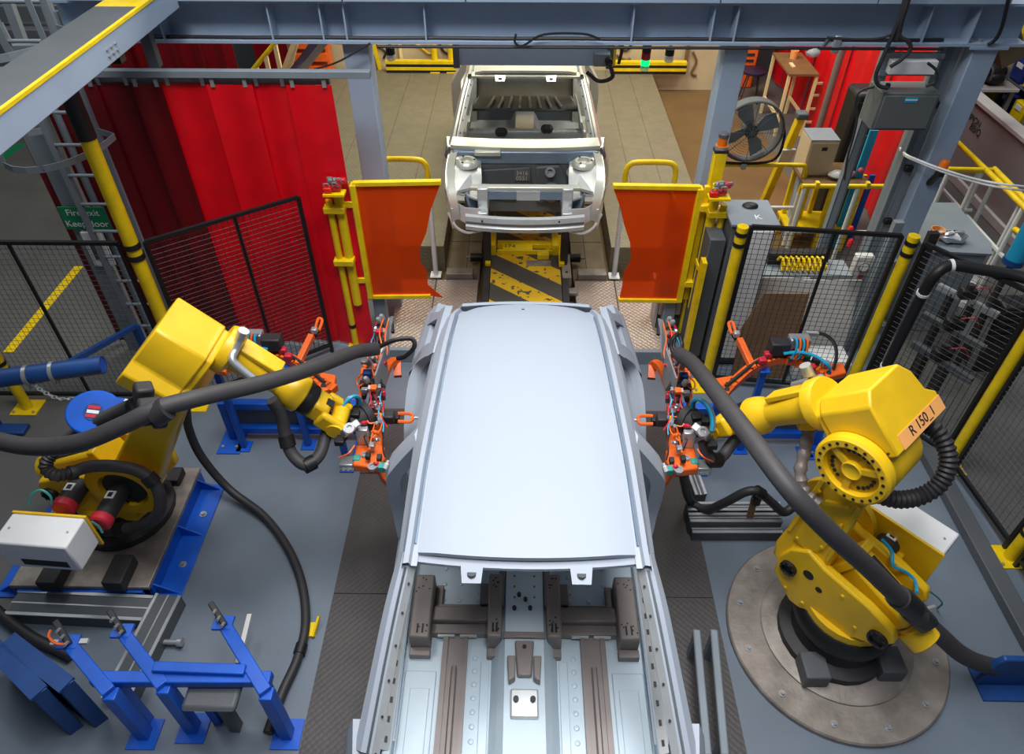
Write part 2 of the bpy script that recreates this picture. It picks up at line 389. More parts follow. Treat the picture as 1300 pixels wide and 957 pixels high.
# ================================================================== back wall fittings
for u, r in ((551, .05), (572, .05)):
    x = PY(u, 70, 12.0).x
    t = thing('guard_post', 'yellow guard post against the beige wall', 'post', (x, 12.05, .35), 'yellow guard posts at the back wall')
    MB().cyl((x, 12.05, .35), (x, 12.05, 1.6), r).build('pole', 'yellow_rail', t)
    MB().box((x, 12.05, .36), (.16, .16, .02)).build('foot', 'yellow_rail', t)
x = PY(770, 60, 7.0).x
t = thing('guard_post', 'yellow door post with black cables beside the lift door', 'post', (x+.09, 7.05, 2.28))
MB().span((x+.02, 7.0, 2.28), (x+.10, 7.1, 3.3)).build('pole', 'yellow_rail', t)
MB().tube([(x+.14, 7.0, 3.2), (x+.13, 7.0, 2.7), (x+.15, 7.0, 2.45), (x+.13, 7.0, 2.3)], .016, 6).build('cable', 'black', t)
for u0, u1 in ((489, 582), (776, 872)):
    a, b = PZ(u0, 88, .45), PZ(u1, 88, .45)
    t = thing('kick_rail', 'low yellow and black kick rail %s' % ('behind two yellow guard posts at the beige wall' if u0 < 500 else 'on the beige wall beyond the green stack light'), 'rail', ((a.x+b.x)/2, 12.0, .35), 'kick rails along the beige wall')
    for k, m in enumerate(('black', 'yellow_rail', 'black', 'yellow_rail')):
        MB().span((a.x, 11.98-.01*(k % 2), .35+k*.05), (b.x, 12.08, .398+k*.05)).build('band', m, t)
for u, m, wd in ((459, 'wood', .05), (472, 'wood', .03), (872, 'wood', .05), (596, 'cream', .03)):
    x = PY(u, 70, 12.15).x
    MB().bar((x, 12.15, .35), (x, 12.15, 3.2), wd, .05).build('conduit', m, None, label='%s vertical trunking on the beige wall' % ('thin brown' if wd < .04 else 'brown'), cat='trunking', group='brown trunking on the beige wall')
a, b = PY(471, 44, 12.15), PY(483, 88, 12.15); b.z = .35
MB().bar(a, b, .06, .05).build('brace_bar', 'yellow_rail', None, label='slanting black and yellow brace bar by the beige wall', cat='brace')
a, b = PY(507, 50, 12.15), PY(510, 74, 12.15); b.z = .35
MB().bar(a, b, .05, .05).build('lamp_tube', 'cream', None, label='short cream tube lamp standing against the beige wall', cat='lamp')
for k, pts in enumerate(([(511, 54), (520, 53), (532, 58), (545, 68), (552, 62)], [(536, 60), (548, 56), (556, 50)], [(556, 50), (562, 64), (570, 68), (576, 62)], [(465, 50), (478, 58), (489, 66), (487, 74)], [(783, 52), (790, 63), (798, 62), (802, 54)], [(783, 70), (794, 76), (800, 74), (788, 78)], [(880, 66), (884, 78), (878, 92), (884, 96)])):
    m = 'yellow_rail' if k in (0, 1) else ('wood' if k > 4 else 'black')
    MB().tube([PY(u, v, 12.18) for u, v in pts], .02, 6).build('cable', m, None, label='%s cable draped on the beige wall' % {'yellow_rail': 'yellow', 'wood': 'brown', 'black': 'black'}[m], cat='cable', group='cables on the beige wall')

# ================================================================== red welding screens
YR = 5.5
rail = thing('curtain_rail', 'grey double rail carrying the red welding screens', 'rail', (-2.6, YR, 2.7))
xa, xb = PY(62, 105, YR).x, PY(470, 97, YR-.06).x
MB().span((xa, YR-.07, 2.735), (xb, YR-.01, 2.79)).build('upper_rail', 'grey_steel', rail, .004)
MB().span((xa, YR+.0, 2.66), (PY(418, 105, YR).x, YR+.05, 2.72)).build('lower_rail', 'grey_steel', rail, .004)
MB().cyl((xa-.02, YR-.04, 2.76), (xa-.02, YR-.04, 0), .03).build('rail_post', 'grey_steel', rail)
MB().span((PY(200, 70, YR+.1).x-.04, YR-.01, 2.79), (PY(200, 70, YR+.1).x+.04, YR+.06, 3.5)).build('hanger', 'grey_dark', rail)
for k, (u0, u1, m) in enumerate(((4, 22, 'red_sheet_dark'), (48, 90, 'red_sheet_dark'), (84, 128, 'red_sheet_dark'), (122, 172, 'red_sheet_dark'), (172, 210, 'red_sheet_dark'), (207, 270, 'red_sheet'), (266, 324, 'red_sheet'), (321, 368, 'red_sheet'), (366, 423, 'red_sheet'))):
    x0, x1 = PY(u0, 112, YR).x, PY(u1, 112, YR).x; y = YR+.03*(k % 2)-.045
    lab = {4: 'dark red hanging welding screen next to the bright red ones', 5: 'bright red welding screen next to the dark red ones', 6: 'bright red welding screen second from the dark red ones', 7: 'bright red welding screen third from the dark red ones', 8: 'bright red welding screen beside the gantry column', 0: 'narrow red screen strip beside the grey sign post', 1: 'dark red welding screen between the grey sign post and the ladder', 2: 'dark red welding screen straight behind the ladder rungs', 3: 'dark red welding screen just past the ladder stile'}.get(k, 'dark red hanging welding screen behind the caged ladder')
    n = 10; A = []; B = []
    for i in range(n+1):
        x = x0+(x1-x0)*i/n; w_ = .014*math.sin(i/n*math.pi*2+k)
        A.append((x, y+w_, .03)); B.append((x, y+w_*.4, 2.675))
    t = thing('welding_screen', lab, 'screen', ((x0+x1)/2, y, 0), 'red welding screens')
    MB().loft(A, B, 1, .004, (0, 1, 0)).build('sheet', m, t)
    for i in (.15, .85): MB().box((x0+(x1-x0)*i, y-.004, 2.69), (.03, .012, .06)).build('hook', 'alu', t)
# sign post with green sign and white leaflet holder
x = PY(70, 200, YR-.1).x
t = thing('sign_post', 'flat grey post with green sign behind the ladder', 'post', (x, YR-.1, 0))
MB().span((x-.09, YR-.16, 0), (x+.09, YR-.12, 2.7)).build('post_plate', 'grey_steel', t)
p = PY(97, 276, YR-.2); sg = MB().span((p.x-.13, YR-.2, p.z-.12), (p.x+.27, YR-.19, p.z+.10)).build('sign', 'green', t)
text('Fire exit', .085, frame(V((p.x+.07, YR-.203, p.z+.045)), (1, 0, 0), (0, 0, 1), (0, -1, 0)), 'white', 'lettering', sg)
text('Keep door', .085, frame(V((p.x+.07, YR-.203, p.z-.065)), (1, 0, 0), (0, 0, 1), (0, -1, 0)), 'white', 'lettering', sg)
p = PY(120, 318, YR-.25)
h = thing('leaflet_holder', 'white leaflet holder hung on the grey sign post', 'holder', (p.x, YR-.2, p.z-.16))
MB().span((p.x-.09, YR-.21, p.z-.2), (p.x+.09, YR-.17, p.z+.16)).build('pocket', 'white', h, .005)
MB().span((p.x-.05, YR-.215, p.z-.12), (p.x+.05, YR-.21, p.z+.08)).build('front_window', 'grey_dark', h)
# red sheets further back, above the rail
for k, (u0, u1) in enumerate(((146, 178), (176, 204), (202, 236), (234, 270), (268, 304))):
    x0, x1 = PY(u0, 97, 8.3).x, PY(u1, 97, 8.3).x
    A = [(x0+(x1-x0)*i/6, 8.3+.02*math.sin(i*1.7+k), .02) for i in range(7)]; B = [(p[0], p[1], 3.6) for p in A]
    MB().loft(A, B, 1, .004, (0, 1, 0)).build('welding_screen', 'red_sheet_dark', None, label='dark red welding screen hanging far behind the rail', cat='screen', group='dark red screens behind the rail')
x0, x1 = PY(330, 97, 9.2).x, PY(372, 97, 9.2).x
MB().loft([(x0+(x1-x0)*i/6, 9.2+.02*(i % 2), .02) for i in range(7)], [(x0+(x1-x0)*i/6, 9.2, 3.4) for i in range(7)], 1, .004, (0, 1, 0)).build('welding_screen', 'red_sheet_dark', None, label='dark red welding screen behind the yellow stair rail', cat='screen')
# stair rail and orange rack between the screens and the column
t = thing('stair_rail', 'yellow stair handrail with cream posts behind the red screens', 'handrail', PZ(330, 97, 0))
a, b = PY(316, 95, 7.6), PY(356, 46, 7.6)
MB().tube([a, b], .025, 8, 1).build('handrail', 'yellow_rail', t)
for u, v in ((325, 84), (337, 70), (349, 56)):
    p = PY(u, v, 7.6); MB().bar(p, (p.x, p.y, 0), .04, .04).build('baluster', 'cream', t)
MB().bar(PY(358, 95, 7.6), PY(376, 48, 7.6), .05, .05).build('stringer', 'cream', t)
MB().bar(PY(378, 48, 7.6), PY(366, 95, 7.6), .03, .04).build('stringer', 'cream', t)
p = PY(398, 70, 11.8)
t = thing('storage_rack', 'orange slatted rack behind the gantry column', 'rack', (p.x, 11.8, 0))
for i in range(7): MB().span((p.x-.3, 11.65, .45+i*.2), (p.x+.25, 12.0, .57+i*.2)).build('slat', 'orange', t)
for s in (-.3, .25):
    MB().span((p.x+s-.02, 11.7, .35), (p.x+s+.02, 11.95, 1.9)).build('upright', 'orange', t)
MB().bar(PY(372, 97, 6.2), PY(412, 46, 5.95), .16, .06).build('diagonal_brace', 'grey_blue', None, label='flat blue-grey diagonal brace running up to the girder beside the column', cat='brace')
MB().tube([PY(399, 88, 5.85), PY(430, 78, 5.83), PY(470, 55, 5.83)], .008, 6).build('cable', 'black', None, label='thin black cable slung across the gantry column', cat='cable')

# ================================================================== crane beam, pole, ladder in the corner
t = thing('crane_beam', 'blue-grey overhead beam with yellow edge stripe and dark tread top', 'beam', (-2.82, 4, 3.15))
MB().span((-2.98, 1.2, 3.14), (-2.68, 5.8, 3.30)).build('web_box', 'grey_blue', t, .006)
MB().span((-3.0, 1.2, 3.30), (-2.70, 5.2, 3.318)).build('tread_top', 'grey_dark', t)
MB().span((-3.0, 5.2, 3.30), (-2.70, 5.8, 3.318)).build('hatched_top', 'yellow_rail', t)
MB().span((-2.70, 1.2, 3.302), (-2.674, 5.8, 3.322)).build('edge_stripe', 'yellow_rail', t)
for y in (4.6, 4.66, 4.72):
    for z in (3.19, 3.23): MB().cyl((-2.68, y, z), (-2.668, y, z), .01, n=6).build('bolt', 'steel', t)
XP, YP = -3.05, 4.62
t = thing('support_pole', 'thick yellow pole with black upper sleeve beside the ladder', 'pole', (XP, YP, 0))
MB().cyl((XP, YP, .012), (XP, YP, 2.75), .055, n=18).build('pole', 'yellow_rail', t)
MB().cyl((XP, YP, 2.62), (XP, YP, 3.14), .062, n=18).build('sleeve', 'black', t)
MB().box((XP, YP, .006), (.25, .25, .012)).build('foot', 'yellow_rail', t)
for z in (1.72, 1.62): MB().cyl((XP, YP, z), (XP, YP, z+.045), .063, n=18).build('band_clamp', 'black', t)
YL = 5.12
xl, xr = PY(89, 234, YL).x, PY(150, 234, YL).x
t = thing('caged_ladder', 'grey steel ladder with hoop cage rising beside the red screens', 'ladder', ((xl+xr)/2, YL, 0))
for x in (xl, xr): MB().bar((x, YL, 0), (x, YL, 4.1), .045, .03).build('stile', 'grey_steel', t)
for i in range(15): MB().cyl((xl, YL, .25+i*.26), (xr, YL, .25+i*.26), .014).build('rung', 'grey_steel', t)
zc = 2.45; cx = (xl+xr)/2
arc = [(cx+.36*math.cos(a), YL-.02-.62*math.sin(a) if math.sin(a) > 0 else YL, zc) for a in [math.pi*i/12 for i in range(13)]]
arc = [(xl, YL, zc)]+[(cx+.38*math.cos(math.pi-math.pi*i/12), YL-.1-.55*math.sin(math.pi*i/12), zc) for i in range(13)]+[(xr, YL, zc)]
A = [V(p) for p in arc]
for dz in (0, .75):
    h = MB(); 
    for a, b in zip(A, A[1:]): h.bar(a+V((0, 0, dz)), b+V((0, 0, dz)), .006, .05)
    h.build('cage_hoop', 'grey_steel', t)
for i in (2, 5, 8, 11):
    a = A[i]; MB().bar(a, a+V((0, 0, 1.6)), .04, .006).build('cage_strap', 'grey_steel', t)
# tubes, bars and dark overhead steel in the top corner
YT = 6.4
t = thing('overhead_frame', 'grey overhead tube frame behind the crane beam', 'frame', PY(60, 62, YT))
for (u0, v0, u1, v1) in ((2, -20, 30, 56), (50, -20, 76, 54), (74, -20, 92, 48), (68, 14, 82, 50), (-4, 30, 24, 84)):
    MB().bar(PY(u0, v0, YT), PY(u1, v1, YT), .075, .06).build('upright', 'grey_steel', t)
MB().bar(PY(20, 62, YT-.1), PY(156, 60, YT-.1), .09, .08).build('cross_bar', 'grey_steel', t)
MB().bar(PY(22, 73, YT-.1), PY(155, 71, YT-.1), .10, .10).build('cross_bar', 'black', t)
MB().bar(PY(-10, 90, YT-.1), PY(34, 88, YT-.1), .05, .05).build('cross_bar', 'grey_steel', t)
MB().cyl(PY(101, 78, YT-.15), PY(110, 92, YT-.15), .06).build('end_tube', 'alu', t)
MB().bar(PY(-30, 17, 7.2), PY(92, 16, 7.2), .08, .14).build('roof_beam', 'grey_dark', None, label='dark grey roof beam in the corner above the tube frame', cat='beam')
MB().bar(PY(-30, 40, 7.2), PY(150, 44, 7.2), .3, .14).build('roof_beam', 'grey_dark', None, label='deep dark grey roof beam behind the tube frame', cat='beam')

# painted lines on the aisle floor
a, b = PZ(10, 447, 0), PZ(100, 338, 0)
S(MB().prism([a+V((-.05, 0, 0)), a+V((.05, 0, 0)), b+V((.05, 0, 0)), b+V((-.05, 0, 0))], (0, 0, -.003), (0, 0, .002)), 'floor_line_yellow', 'yellow_rail')
a, b = PZ(-20, 218, 0), PZ(28, 182, 0)
S(MB().prism([a+V((-.07, 0, 0)), a+V((.07, 0, 0)), b+V((.07, 0, 0)), b+V((-.07, 0, 0))], (0, 0, -.003), (0, 0, .002)), 'floor_line_green', 'green')

# ================================================================== mesh fences
def wires(p, q, z0, z1, step=.05, r=.0022, two=True):
    """real wires of a mesh infill between posts p and q (ground points)"""
    p, q = V(p), V(q); L = (q-p).length; u = (q-p)/L; n = V((-u.y, u.x, 0)); vs = []; fs = []
    def wire(a, b, ax):
        base = len(vs); o1, o2 = n*r, ax*r
        for e in (a, b): vs.extend([e+o1, e+o2, e-o1, e-o2])
        fs.extend([(base+i, base+(i+1) % 4, base+4+(i+1) % 4, base+4+i) for i in range(4)])
    k = 0
    while k*step < L: wire(p+u*(k*step)+V((0, 0, z0)), p+u*(k*step)+V((0, 0, z1)), u); k += 1
    k = 0
    while z0+k*step < z1: wire(p+V((0, 0, z0+k*step)), q+V((0, 0, z0+k*step)), V((0, 0, 1))); k += 1
    b = MB(); b.add(vs, fs); return b
def fence(p, q, label, z0=.1, z1=1.76, mid=(), step=.05, wire='black', fr='black', r=.0024):
    p, q = V((p[0], p[1], 0)), V((q[0], q[1], 0)); t = thing('mesh_fence', label, 'fence', ((p.x+q.x)/2, (p.y+q.y)/2, 0))
    for z in (z0, z1): MB().bar(p+V((0, 0, z)), q+V((0, 0, z)), .03, .03).build('frame_rail', fr, t)
    for e in (p, q): MB().bar(e+V((0, 0, 0)), e+V((0, 0, z1)), .03, .03, (1, 0, 0)).build('frame_post', fr, t)
    for m in mid: e = p.lerp(q, m); MB().bar(e+V((0, 0, z0)), e+V((0, 0, z1)), .022, .022, (1, 0, 0)).build('mid_bar', fr, t)
    wires(p, q, z0, z1, step, r).build('mesh_infill', wire, t, kind='stuff')
    return t
def fpost(x, y, label, h=1.78, clamps=(1.70, 1.60), mat='yellow_rail', r=.045):
    t = thing('fence_post', label, 'post', (x, y, 0))
    MB().cyl((x, y, .012), (x, y, h), r, n=16).build('pole', mat, t)
    MB().box((x, y, .006), (.24, .2, .012)).build('foot', mat, t)
    for z in clamps: MB().cyl((x, y, z), (x, y, z+.035), r+.006, n=16).build('clamp', 'black', t)
    for i in (-.09, .09): MB().cyl((x+i, y-.07, .012), (x+i, y-.07, .03), .012, n=6).build('anchor_bolt', 'steel', t)
    return t
pr = PZ(420, 437, .1)
fence((XP+.1, YP+.02), (pr.x, pr.y), 'black mesh fence in front of the red welding screens', mid=(.56,), step=.045, wire='iron', r=.0026)
fence((-6.6, YP), (XP-.1, YP), 'black mesh fence along the grey aisle beside the yellow pole', mid=(.5, .75), step=.05, wire='grey_dark')
p0 = PZ(38, 515, 0)
fpost(p0.x, YP-.09, 'yellow fence post under the blue pipe', clamps=(.55, .47))
pa, pb = PZ(943, 290, 1.76), PZ(1160, 302, 1.76)
fpost(pa.x, pa.y, 'yellow fence post beside the grey control cabinet')
fpost(pb.x, pb.y, 'yellow fence post at the corner with the thick black cable')
fence((pa.x+.08, pa.y+.03), (pb.x-.08, pb.y+.03), 'black mesh fence in front of the white sheets', mid=(.56,), step=.05)
pc = V((3.62, 3.95, 0)); pd = V((3.70, 3.07, 0)); pe = V((3.74, 1.9, 0))
fence((pb.x+.06, pb.y-.08), (pc.x-.02, pc.y+.08), 'black mesh fence carrying the thick black cable', mid=(), step=.05)
fpost(pc.x, pc.y, 'dull yellow fence post behind the ribbed robot hose', mat='yellow_rail')
fence((pc.x, pc.y-.08), (pd.x, pd.y+.08), 'black mesh fence beside the floor channel', step=.05, wire='grey_dark')
fpost(pd.x, pd.y, 'yellow fence post on a bolted base plate beside the floor channel', clamps=(.3,))
fence((pd.x, pd.y-.08), (pe.x, pe.y), 'black mesh fence continuing past the bolted yellow post', step=.05, wire='grey_dark')
# ================================================================== car bodies (local: y=0 windscreen header, +y to the tail, z=0 sill underside)
def lerp_tab(tab, x):
    if x <= tab[0][0]: return tab[0][1]
    for (a, p), (b, q) in zip(tab, tab[1:]):
        if x <= b: return p+(q-p)*(x-a)/(b-a)
    return tab[-1][1]
BASE = [(0, .78), (.1, .825), (.35, .845), (.6, .848), (.74, .838), (.80, .818), (1.10, .635), (1.16, .585), (1.22, .53)]
def hw(y, z):
    s = max(0, (y-.7)/1.7)**2; s = min(s, 1.4)
    k = lerp_tab([(0, .06), (.5, .09), (.78, .13), (1.1, .19), (1.2, .20)], z)
    f = 1-k*s
    if y < 0: f *= 1+.02*y
    return lerp_tab(BASE, z)*f
def drip(y): return lerp_tab([(-.1, .535), (0, .53), (.5, .52), (.95, .50), (1.5, .475), (1.85, .45), (1.97, .415)], y)
def roof_z(y): return 1.235-.05*((y-.85)/1.0)**2-(.05*max(0, y-1.8)/.17 if y > 1.8 else 0)
def sp(s, y, z): return V((s*hw(y, z), y, z))
def car(t, M, mp, mfloor, mst, near):
    def B(): return MB(M)
    # roof: crowned panel standing proud of the ditch
    n, m = 14, 12; vs = []; fs = []
    for i in range(n+1):
        y = -.02+1.99*i/n
        for jx in range(m+1):
            q = -1+2*jx/m; yy = y-(.045*(1-q*q) if i == 0 else 0)+(.05*(1-q*q)-.03 if i == n else 0)
            vs.append(V((drip(y)*q*.985, yy, roof_z(y)-.022*q*q+(0 if abs(q) < 1 else -.012))))
    fs = [(i*(m+1)+k, i*(m+1)+k+1, (i+1)*(m+1)+k+1, (i+1)*(m+1)+k) for i in range(n) for k in range(m)]
    b = B(); nv = len(vs); b.add(vs+[p-V((0, 0, .025)) for p in vs], fs+[tuple(nv+i for i in reversed(f)) for f in fs] +
        [(k, k+1, nv+k+1, nv+k) for k in range(m)]+[(n*(m+1)+k, n*(m+1)+k+1, nv+n*(m+1)+k+1, nv+n*(m+1)+k) for k in range(m)] +
        [(i*(m+1), (i+1)*(m+1), nv+(i+1)*(m+1), nv+i*(m+1)) for i in range(n)]+[(i*(m+1)+m, (i+1)*(m+1)+m, nv+(i+1)*(m+1)+m, nv+i*(m+1)+m) for i in range(n)], True)
    roof = b.build('roof_panel', mp, t)
    if near: B().cyl((-.02, 1.86, roof_z(1.86)-.006), (-.02, 1.86, roof_z(1.86)+.002), .011, n=8).build('aerial_hole', 'black', roof)
    # windscreen header with two tabs
    A = []; Bc = []
    for i in range(13):
        q = -1+i/6; A.append((q*.545, .02-.045*(1-q*q), 1.165-.02*q*q)); Bc.append((q*.56, -.045-.05*(1-q*q), 1.150-.02*q*q))
    hd = B().loft(A, Bc, 1, .02, (0, 0, -1)).build('windscreen_header', mp, t)
    for x in (-.26, .26):
        B().plate([(x-.055, -.07, 1.150), (x+.055, -.07, 1.150), (x+.045, -.155, 1.12), (x-.045, -.155, 1.12)], .006).build('header_tab', mp, hd)
        B().lathe([(.022, 0), (.022, .012)], (x, -.118, 1.130), (0, .36, 1), 12).build('tab_hole', 'grey_dark', hd)
    # rear header / tailgate frame
    A = [(q*.44, 1.97+.03*(1-q*q), 1.13) for q in [-1+i/5 for i in range(11)]]; Bc = [(p[0]*1.15, p[1]+.12, .98) for p in A]
    B().loft(A, Bc, 1, .03, (0, -1, 0)).build('tailgate_header', mp, t)
    for s in (-1, 1):
        # roof side rail: ditch wall, shoulder and outer drop
        ys = [-.08+2.1*i/18 for i in range(19)]; ys = [-.08+2.02*i/18 for i in range(19)]
        b = B()
        def railpt(y, k):
            d0 = drip(min(y, 1.97)); z0 = roof_z(min(y, 2.0))
            o = max(hw(y, 1.10)+.0, d0+.06)
            return [V((s*(d0-.01), y, z0-.05)), V((s*(d0+.018), y, z0-.048)), V((s*(d0+.028), y, z0-.022)), V((s*(d0+.055), y, z0-.028)), V((s*(o-.03), y, z0-.085)), V((s*o, y, z0-.135)), V((s*(o-.045), y, z0-.15))][k]
        for k in range(6): b.loft([railpt(y, k) for y in ys], [railpt(y, k+1) for y in ys], 1)
        rl = b.build('roof_side_rail', mp, t)
        B().tube([railpt(y, 1)+V((-s*.006, 0, .006)) for y in ys[1:-1:2]], .006, 5, 3).build('ditch_sealer', 'zinc_blue', rl)
        # A pillar, from header down to the cowl and the hinge post
        top = [sp(s, -.02, 1.14), sp(s, .10, 1.10)]
        A = [V((s*.555, -.03, 1.155)), V((s*.60, -.25, 1.02)), V((s*.645, -.5, .87)), V((s*.685, -.76, .72))]
        O = [V((s*.625, .03, 1.10)), V((s*.675, -.2, 1.0)), V((s*.72, -.45, .86)), V((s*.77, -.73, .70))]
        I = [p+V((-s*.02, .05, -.05)) for p in A]; K = [p+V((-s*.02, .06, -.04)) for p in O]
        b = B(); A, O, I, K = cr(A, 4), cr(O, 4), cr(I, 4), cr(K, 4)
        Md = [(a+o)/2+V((s*.004, -.012, .028)) for a, o in zip(A, O)]
        b.loft(A, Md).loft(Md, O).loft(O, K).loft(K, I).loft(I, A)
        ap = b.build('a_pillar', mp, t)
        Fi = [a.lerp(m_, .35)+V((0, -.002, .006)) for a, m_ in zip(A, Md)]
        B().tube(Fi[1:], .006, 5, 1).build('pillar_seam', 'zinc_dark', ap)
        Fl = [a+V((-s*.03, .01, -.03)) for a in A]
        fl = B().loft(A, Fl, 1, .008, (0, .3, -1)).build('screen_flange', 'zinc', ap)
        for a, f in list(zip(A, Fl))[2::2]:
            c = a.lerp(f, .5); B().lathe([(.007, 0), (.006, .008)], c, (-s*.3, -.6, 1), 8).build('weld_hole', 'ink', fl)
        # hinge post and dash side under the pillar
        P1 = [V((s*.77, -.78, .70)), V((s*.84, -.78, .5)), V((s*.85, -.74, .25)), V((s*.83, -.70, .06))]
        P2 = [V((s*.79, -.62, .74)), V((s*.86, -.60, .5)), V((s*.865, -.52, .25)), V((s*.84, -.44, .06))]
        b = B(); P1, P2 = cr(P1, 3), cr(P2, 3); b.loft(P1, P2, 1, .10, (-s, 0, 0)); b.build('hinge_post', mp, t)
        # B pillar
        tz = [1.12, 1.0, .85, .74, .55, .35, .15, .05]
        F = [sp(s, .70+.10*(1.12-z)-(.06 if z < .2 else 0), z) for z in tz]; G = [sp(s, .84+.20*(1.12-z)+(.08 if z < .2 else 0), z) for z in tz]
        F, G = cr(F, 2), cr(G, 2); b = B(); b.loft(F, G, 2, .085, (-s, 0, -.1), .018); bp = b.build('b_pillar', mp, t)
        # sill
        ys = [-.5+2.2*i/10 for i in range(11)]
        b = B()
        ring = lambda y: [sp(s, y, .13)+V((-s*.14, 0, .02)), sp(s, y, .13)+V((-s*.05, 0, .03)), sp(s, y, .10)+V((s*.005, 0, 0)), sp(s, y, .02), sp(s, y, .0)+V((-s*.12, 0, 0))]
        for k in range(4): b.loft([ring(y)[k] for y in ys], [ring(y)[k+1] for y in ys])
        b.build('sill', mp, t)
        # quarter panel: wheel arch, door aperture edge, C pillar and tail corner
        D = [(1.48, 1.11), (1.58, .98), (1.66, .84), (1.60, .74), (1.46, .60), (1.34, .45), (1.25, .28), (1.20, .06)]     # door aperture edge (y, z)
        E_ = [(1.60, 1.11), (1.72, .98), (1.80, .86), (1.80, .76), (1.72, .64), (1.62, .54), (1.54, .40), (1.50, .06)]
        b = B(); a1 = cr([sp(s, y, z) for y, z in D], 3); a2 = cr([sp(s, y, z) for y, z in E_], 3); b.loft(a1, a2, 1, .07, (-s, 0, -.15)); cp = b.build('c_pillar', mp, t)
        inn = [V((s*(.60 if z < .85 else hw(y, z)-.07), y+.06, z)) for y, z in D]; B().loft([p+V((-s*.03, 0, 0)) for p in a1], cr(inn, 3), 1, .01, (0, 1, 0)).build('quarter_inner', mp, t)
        W = [(1.88, 1.08), (1.99, .96), (2.07, .86), (2.14, .76)]; X = [(1.97, 1.06), (2.10, .95), (2.20, .86), (2.29, .76)]
        b = B(); b.loft(cr([sp(s, y, z) for y, z in W], 4), cr([sp(s, y, z) for y, z in X], 4), 1, .06, (-s, 0, -.1)); b.build('d_pillar', mp, t)
        b = B(); b.loft([sp(s, y, 1.11) for y in (1.48, 1.6, 1.75, 1.88, 1.97)], [sp(s, y, 1.02) for y in (1.54, 1.66, 1.8, 1.94, 2.03)], 1, .05, (-s, 0, 0)); b.build('quarter_window_head', mp, t)
        yq = [1.66, 1.78, 1.9, 2.02, 2.14, 2.25, 2.31]
        b = B(); rows = [(.87, -.015), (.80, .0), (.76, .012), (.70, .004), (.60, .0)]
        for (z1, o1), (z2, o2) in zip(rows, rows[1:]):
            b.loft([sp(s, y, z1)+V((s*o1, 0, 0)) for y in yq], [sp(s, y, z2)+V((s*o2, 0, 0)) for y in yq])
        b.loft([sp(s, y, .87)+V((-s*.015, 0, 0)) for y in yq], [sp(s, y, .84)+V((-s*.11, 0, 0)) for y in yq])
        b.build('quarter_shoulder', mp, t)
        # arch lip over the rear wheel and the panel above it
        cy, cz, ra = 1.84, .20, .36
        arc = [(cy+ra*math.cos(math.pi-math.pi*i/14), cz+ra*math.sin(math.pi*i/14)*.95) for i in range(15)]
        lo = [sp(s, y, z)+V((s*.012, 0, 0)) for y, z in arc]
        up_ = [sp(s, y+(y-cy)*.16, min(.62, z+.14+.1*(1-abs(y-cy)/ra))) for y, z in arc]
        b = B(); b.loft(lo, up_, 1); b.loft(lo, [p+V((-s*.06, 0, .01)) for p in lo], 1); b.build('wheel_arch', mp, t)
        inn = [V((s*.60, y, z+.03)) for y, z in arc]
        B().loft([p+V((-s*.05, 0, .01)) for p in lo], inn, 1).build('wheelhouse', mst if not near else mp, t)
        B().loft([sp(s, y, .60) for y in (2.18, 2.24, 2.31, 2.34)], [sp(s, y, .05) for y in (2.20, 2.25, 2.31, 2.32)], 1, .03, (-s, 0, 0)).build('tail_corner', mp, t)
        # inner sill strip with slots
        z = .16; A = [V((s*(.70), y, z)) for y in (-.55, -.2, .3, .7)]; Bq = [p+V((s*.045, 0, .02)) for p in A]
        st = B().loft(A, Bq, 1, .01, (0, 0, -1)).build('inner_sill', 'zinc', t)
        if near:
            for i in range(11): c = V((s*.722, -.50+i*.1, z+.012)); B().box(c, (.014, .03, .006)).build('slot', 'black', st)
    B().loft([(q*.74, 2.31+.05*(1-q*q), .58) for q in [-1+i/5 for i in range(11)]], [(q*.74, 2.33+.05*(1-q*q), .10) for q in [-1+i/5 for i in range(11)]], 1, .04, (0, -1, 0)).build('rear_panel', mp, t)
    # floor pan, tunnel, heel board and rear floor
    fp = B().span((-.74, -.72, .055), (.74, 1.35, .07)).build('floor_pan', mfloor, t)
    b = B(); prof = [(-.19, .07), (-.15, .16), (-.11, .225), (.11, .225), (.15, .16), (.19, .07)]
    for (x0, z0), (x1, z1) in zip(prof, prof[1:]):
        b.loft([(x0, -.72, z0+.06), (x0, -.3, z0), (x0, .6, z0), (x0, 1.3, z0-.03)], [(x1, -.72, z1+.06), (x1, -.3, z1), (x1, .6, z1), (x1, 1.3, z1-.03)])
    tn = b.build('floor_tunnel', mfloor, t)
    B().loft([(-.74, 1.30, .07), (.74, 1.30, .07)], [(-.74, 1.42, .32), (.74, 1.42, .32)], 1, .02, (0, 1, 0)).build('heel_board', mst, t)
    B().span((-.62, 1.42, .30), (.62, 2.3, .32)).build('rear_floor', mst, t)
    return fp, tn

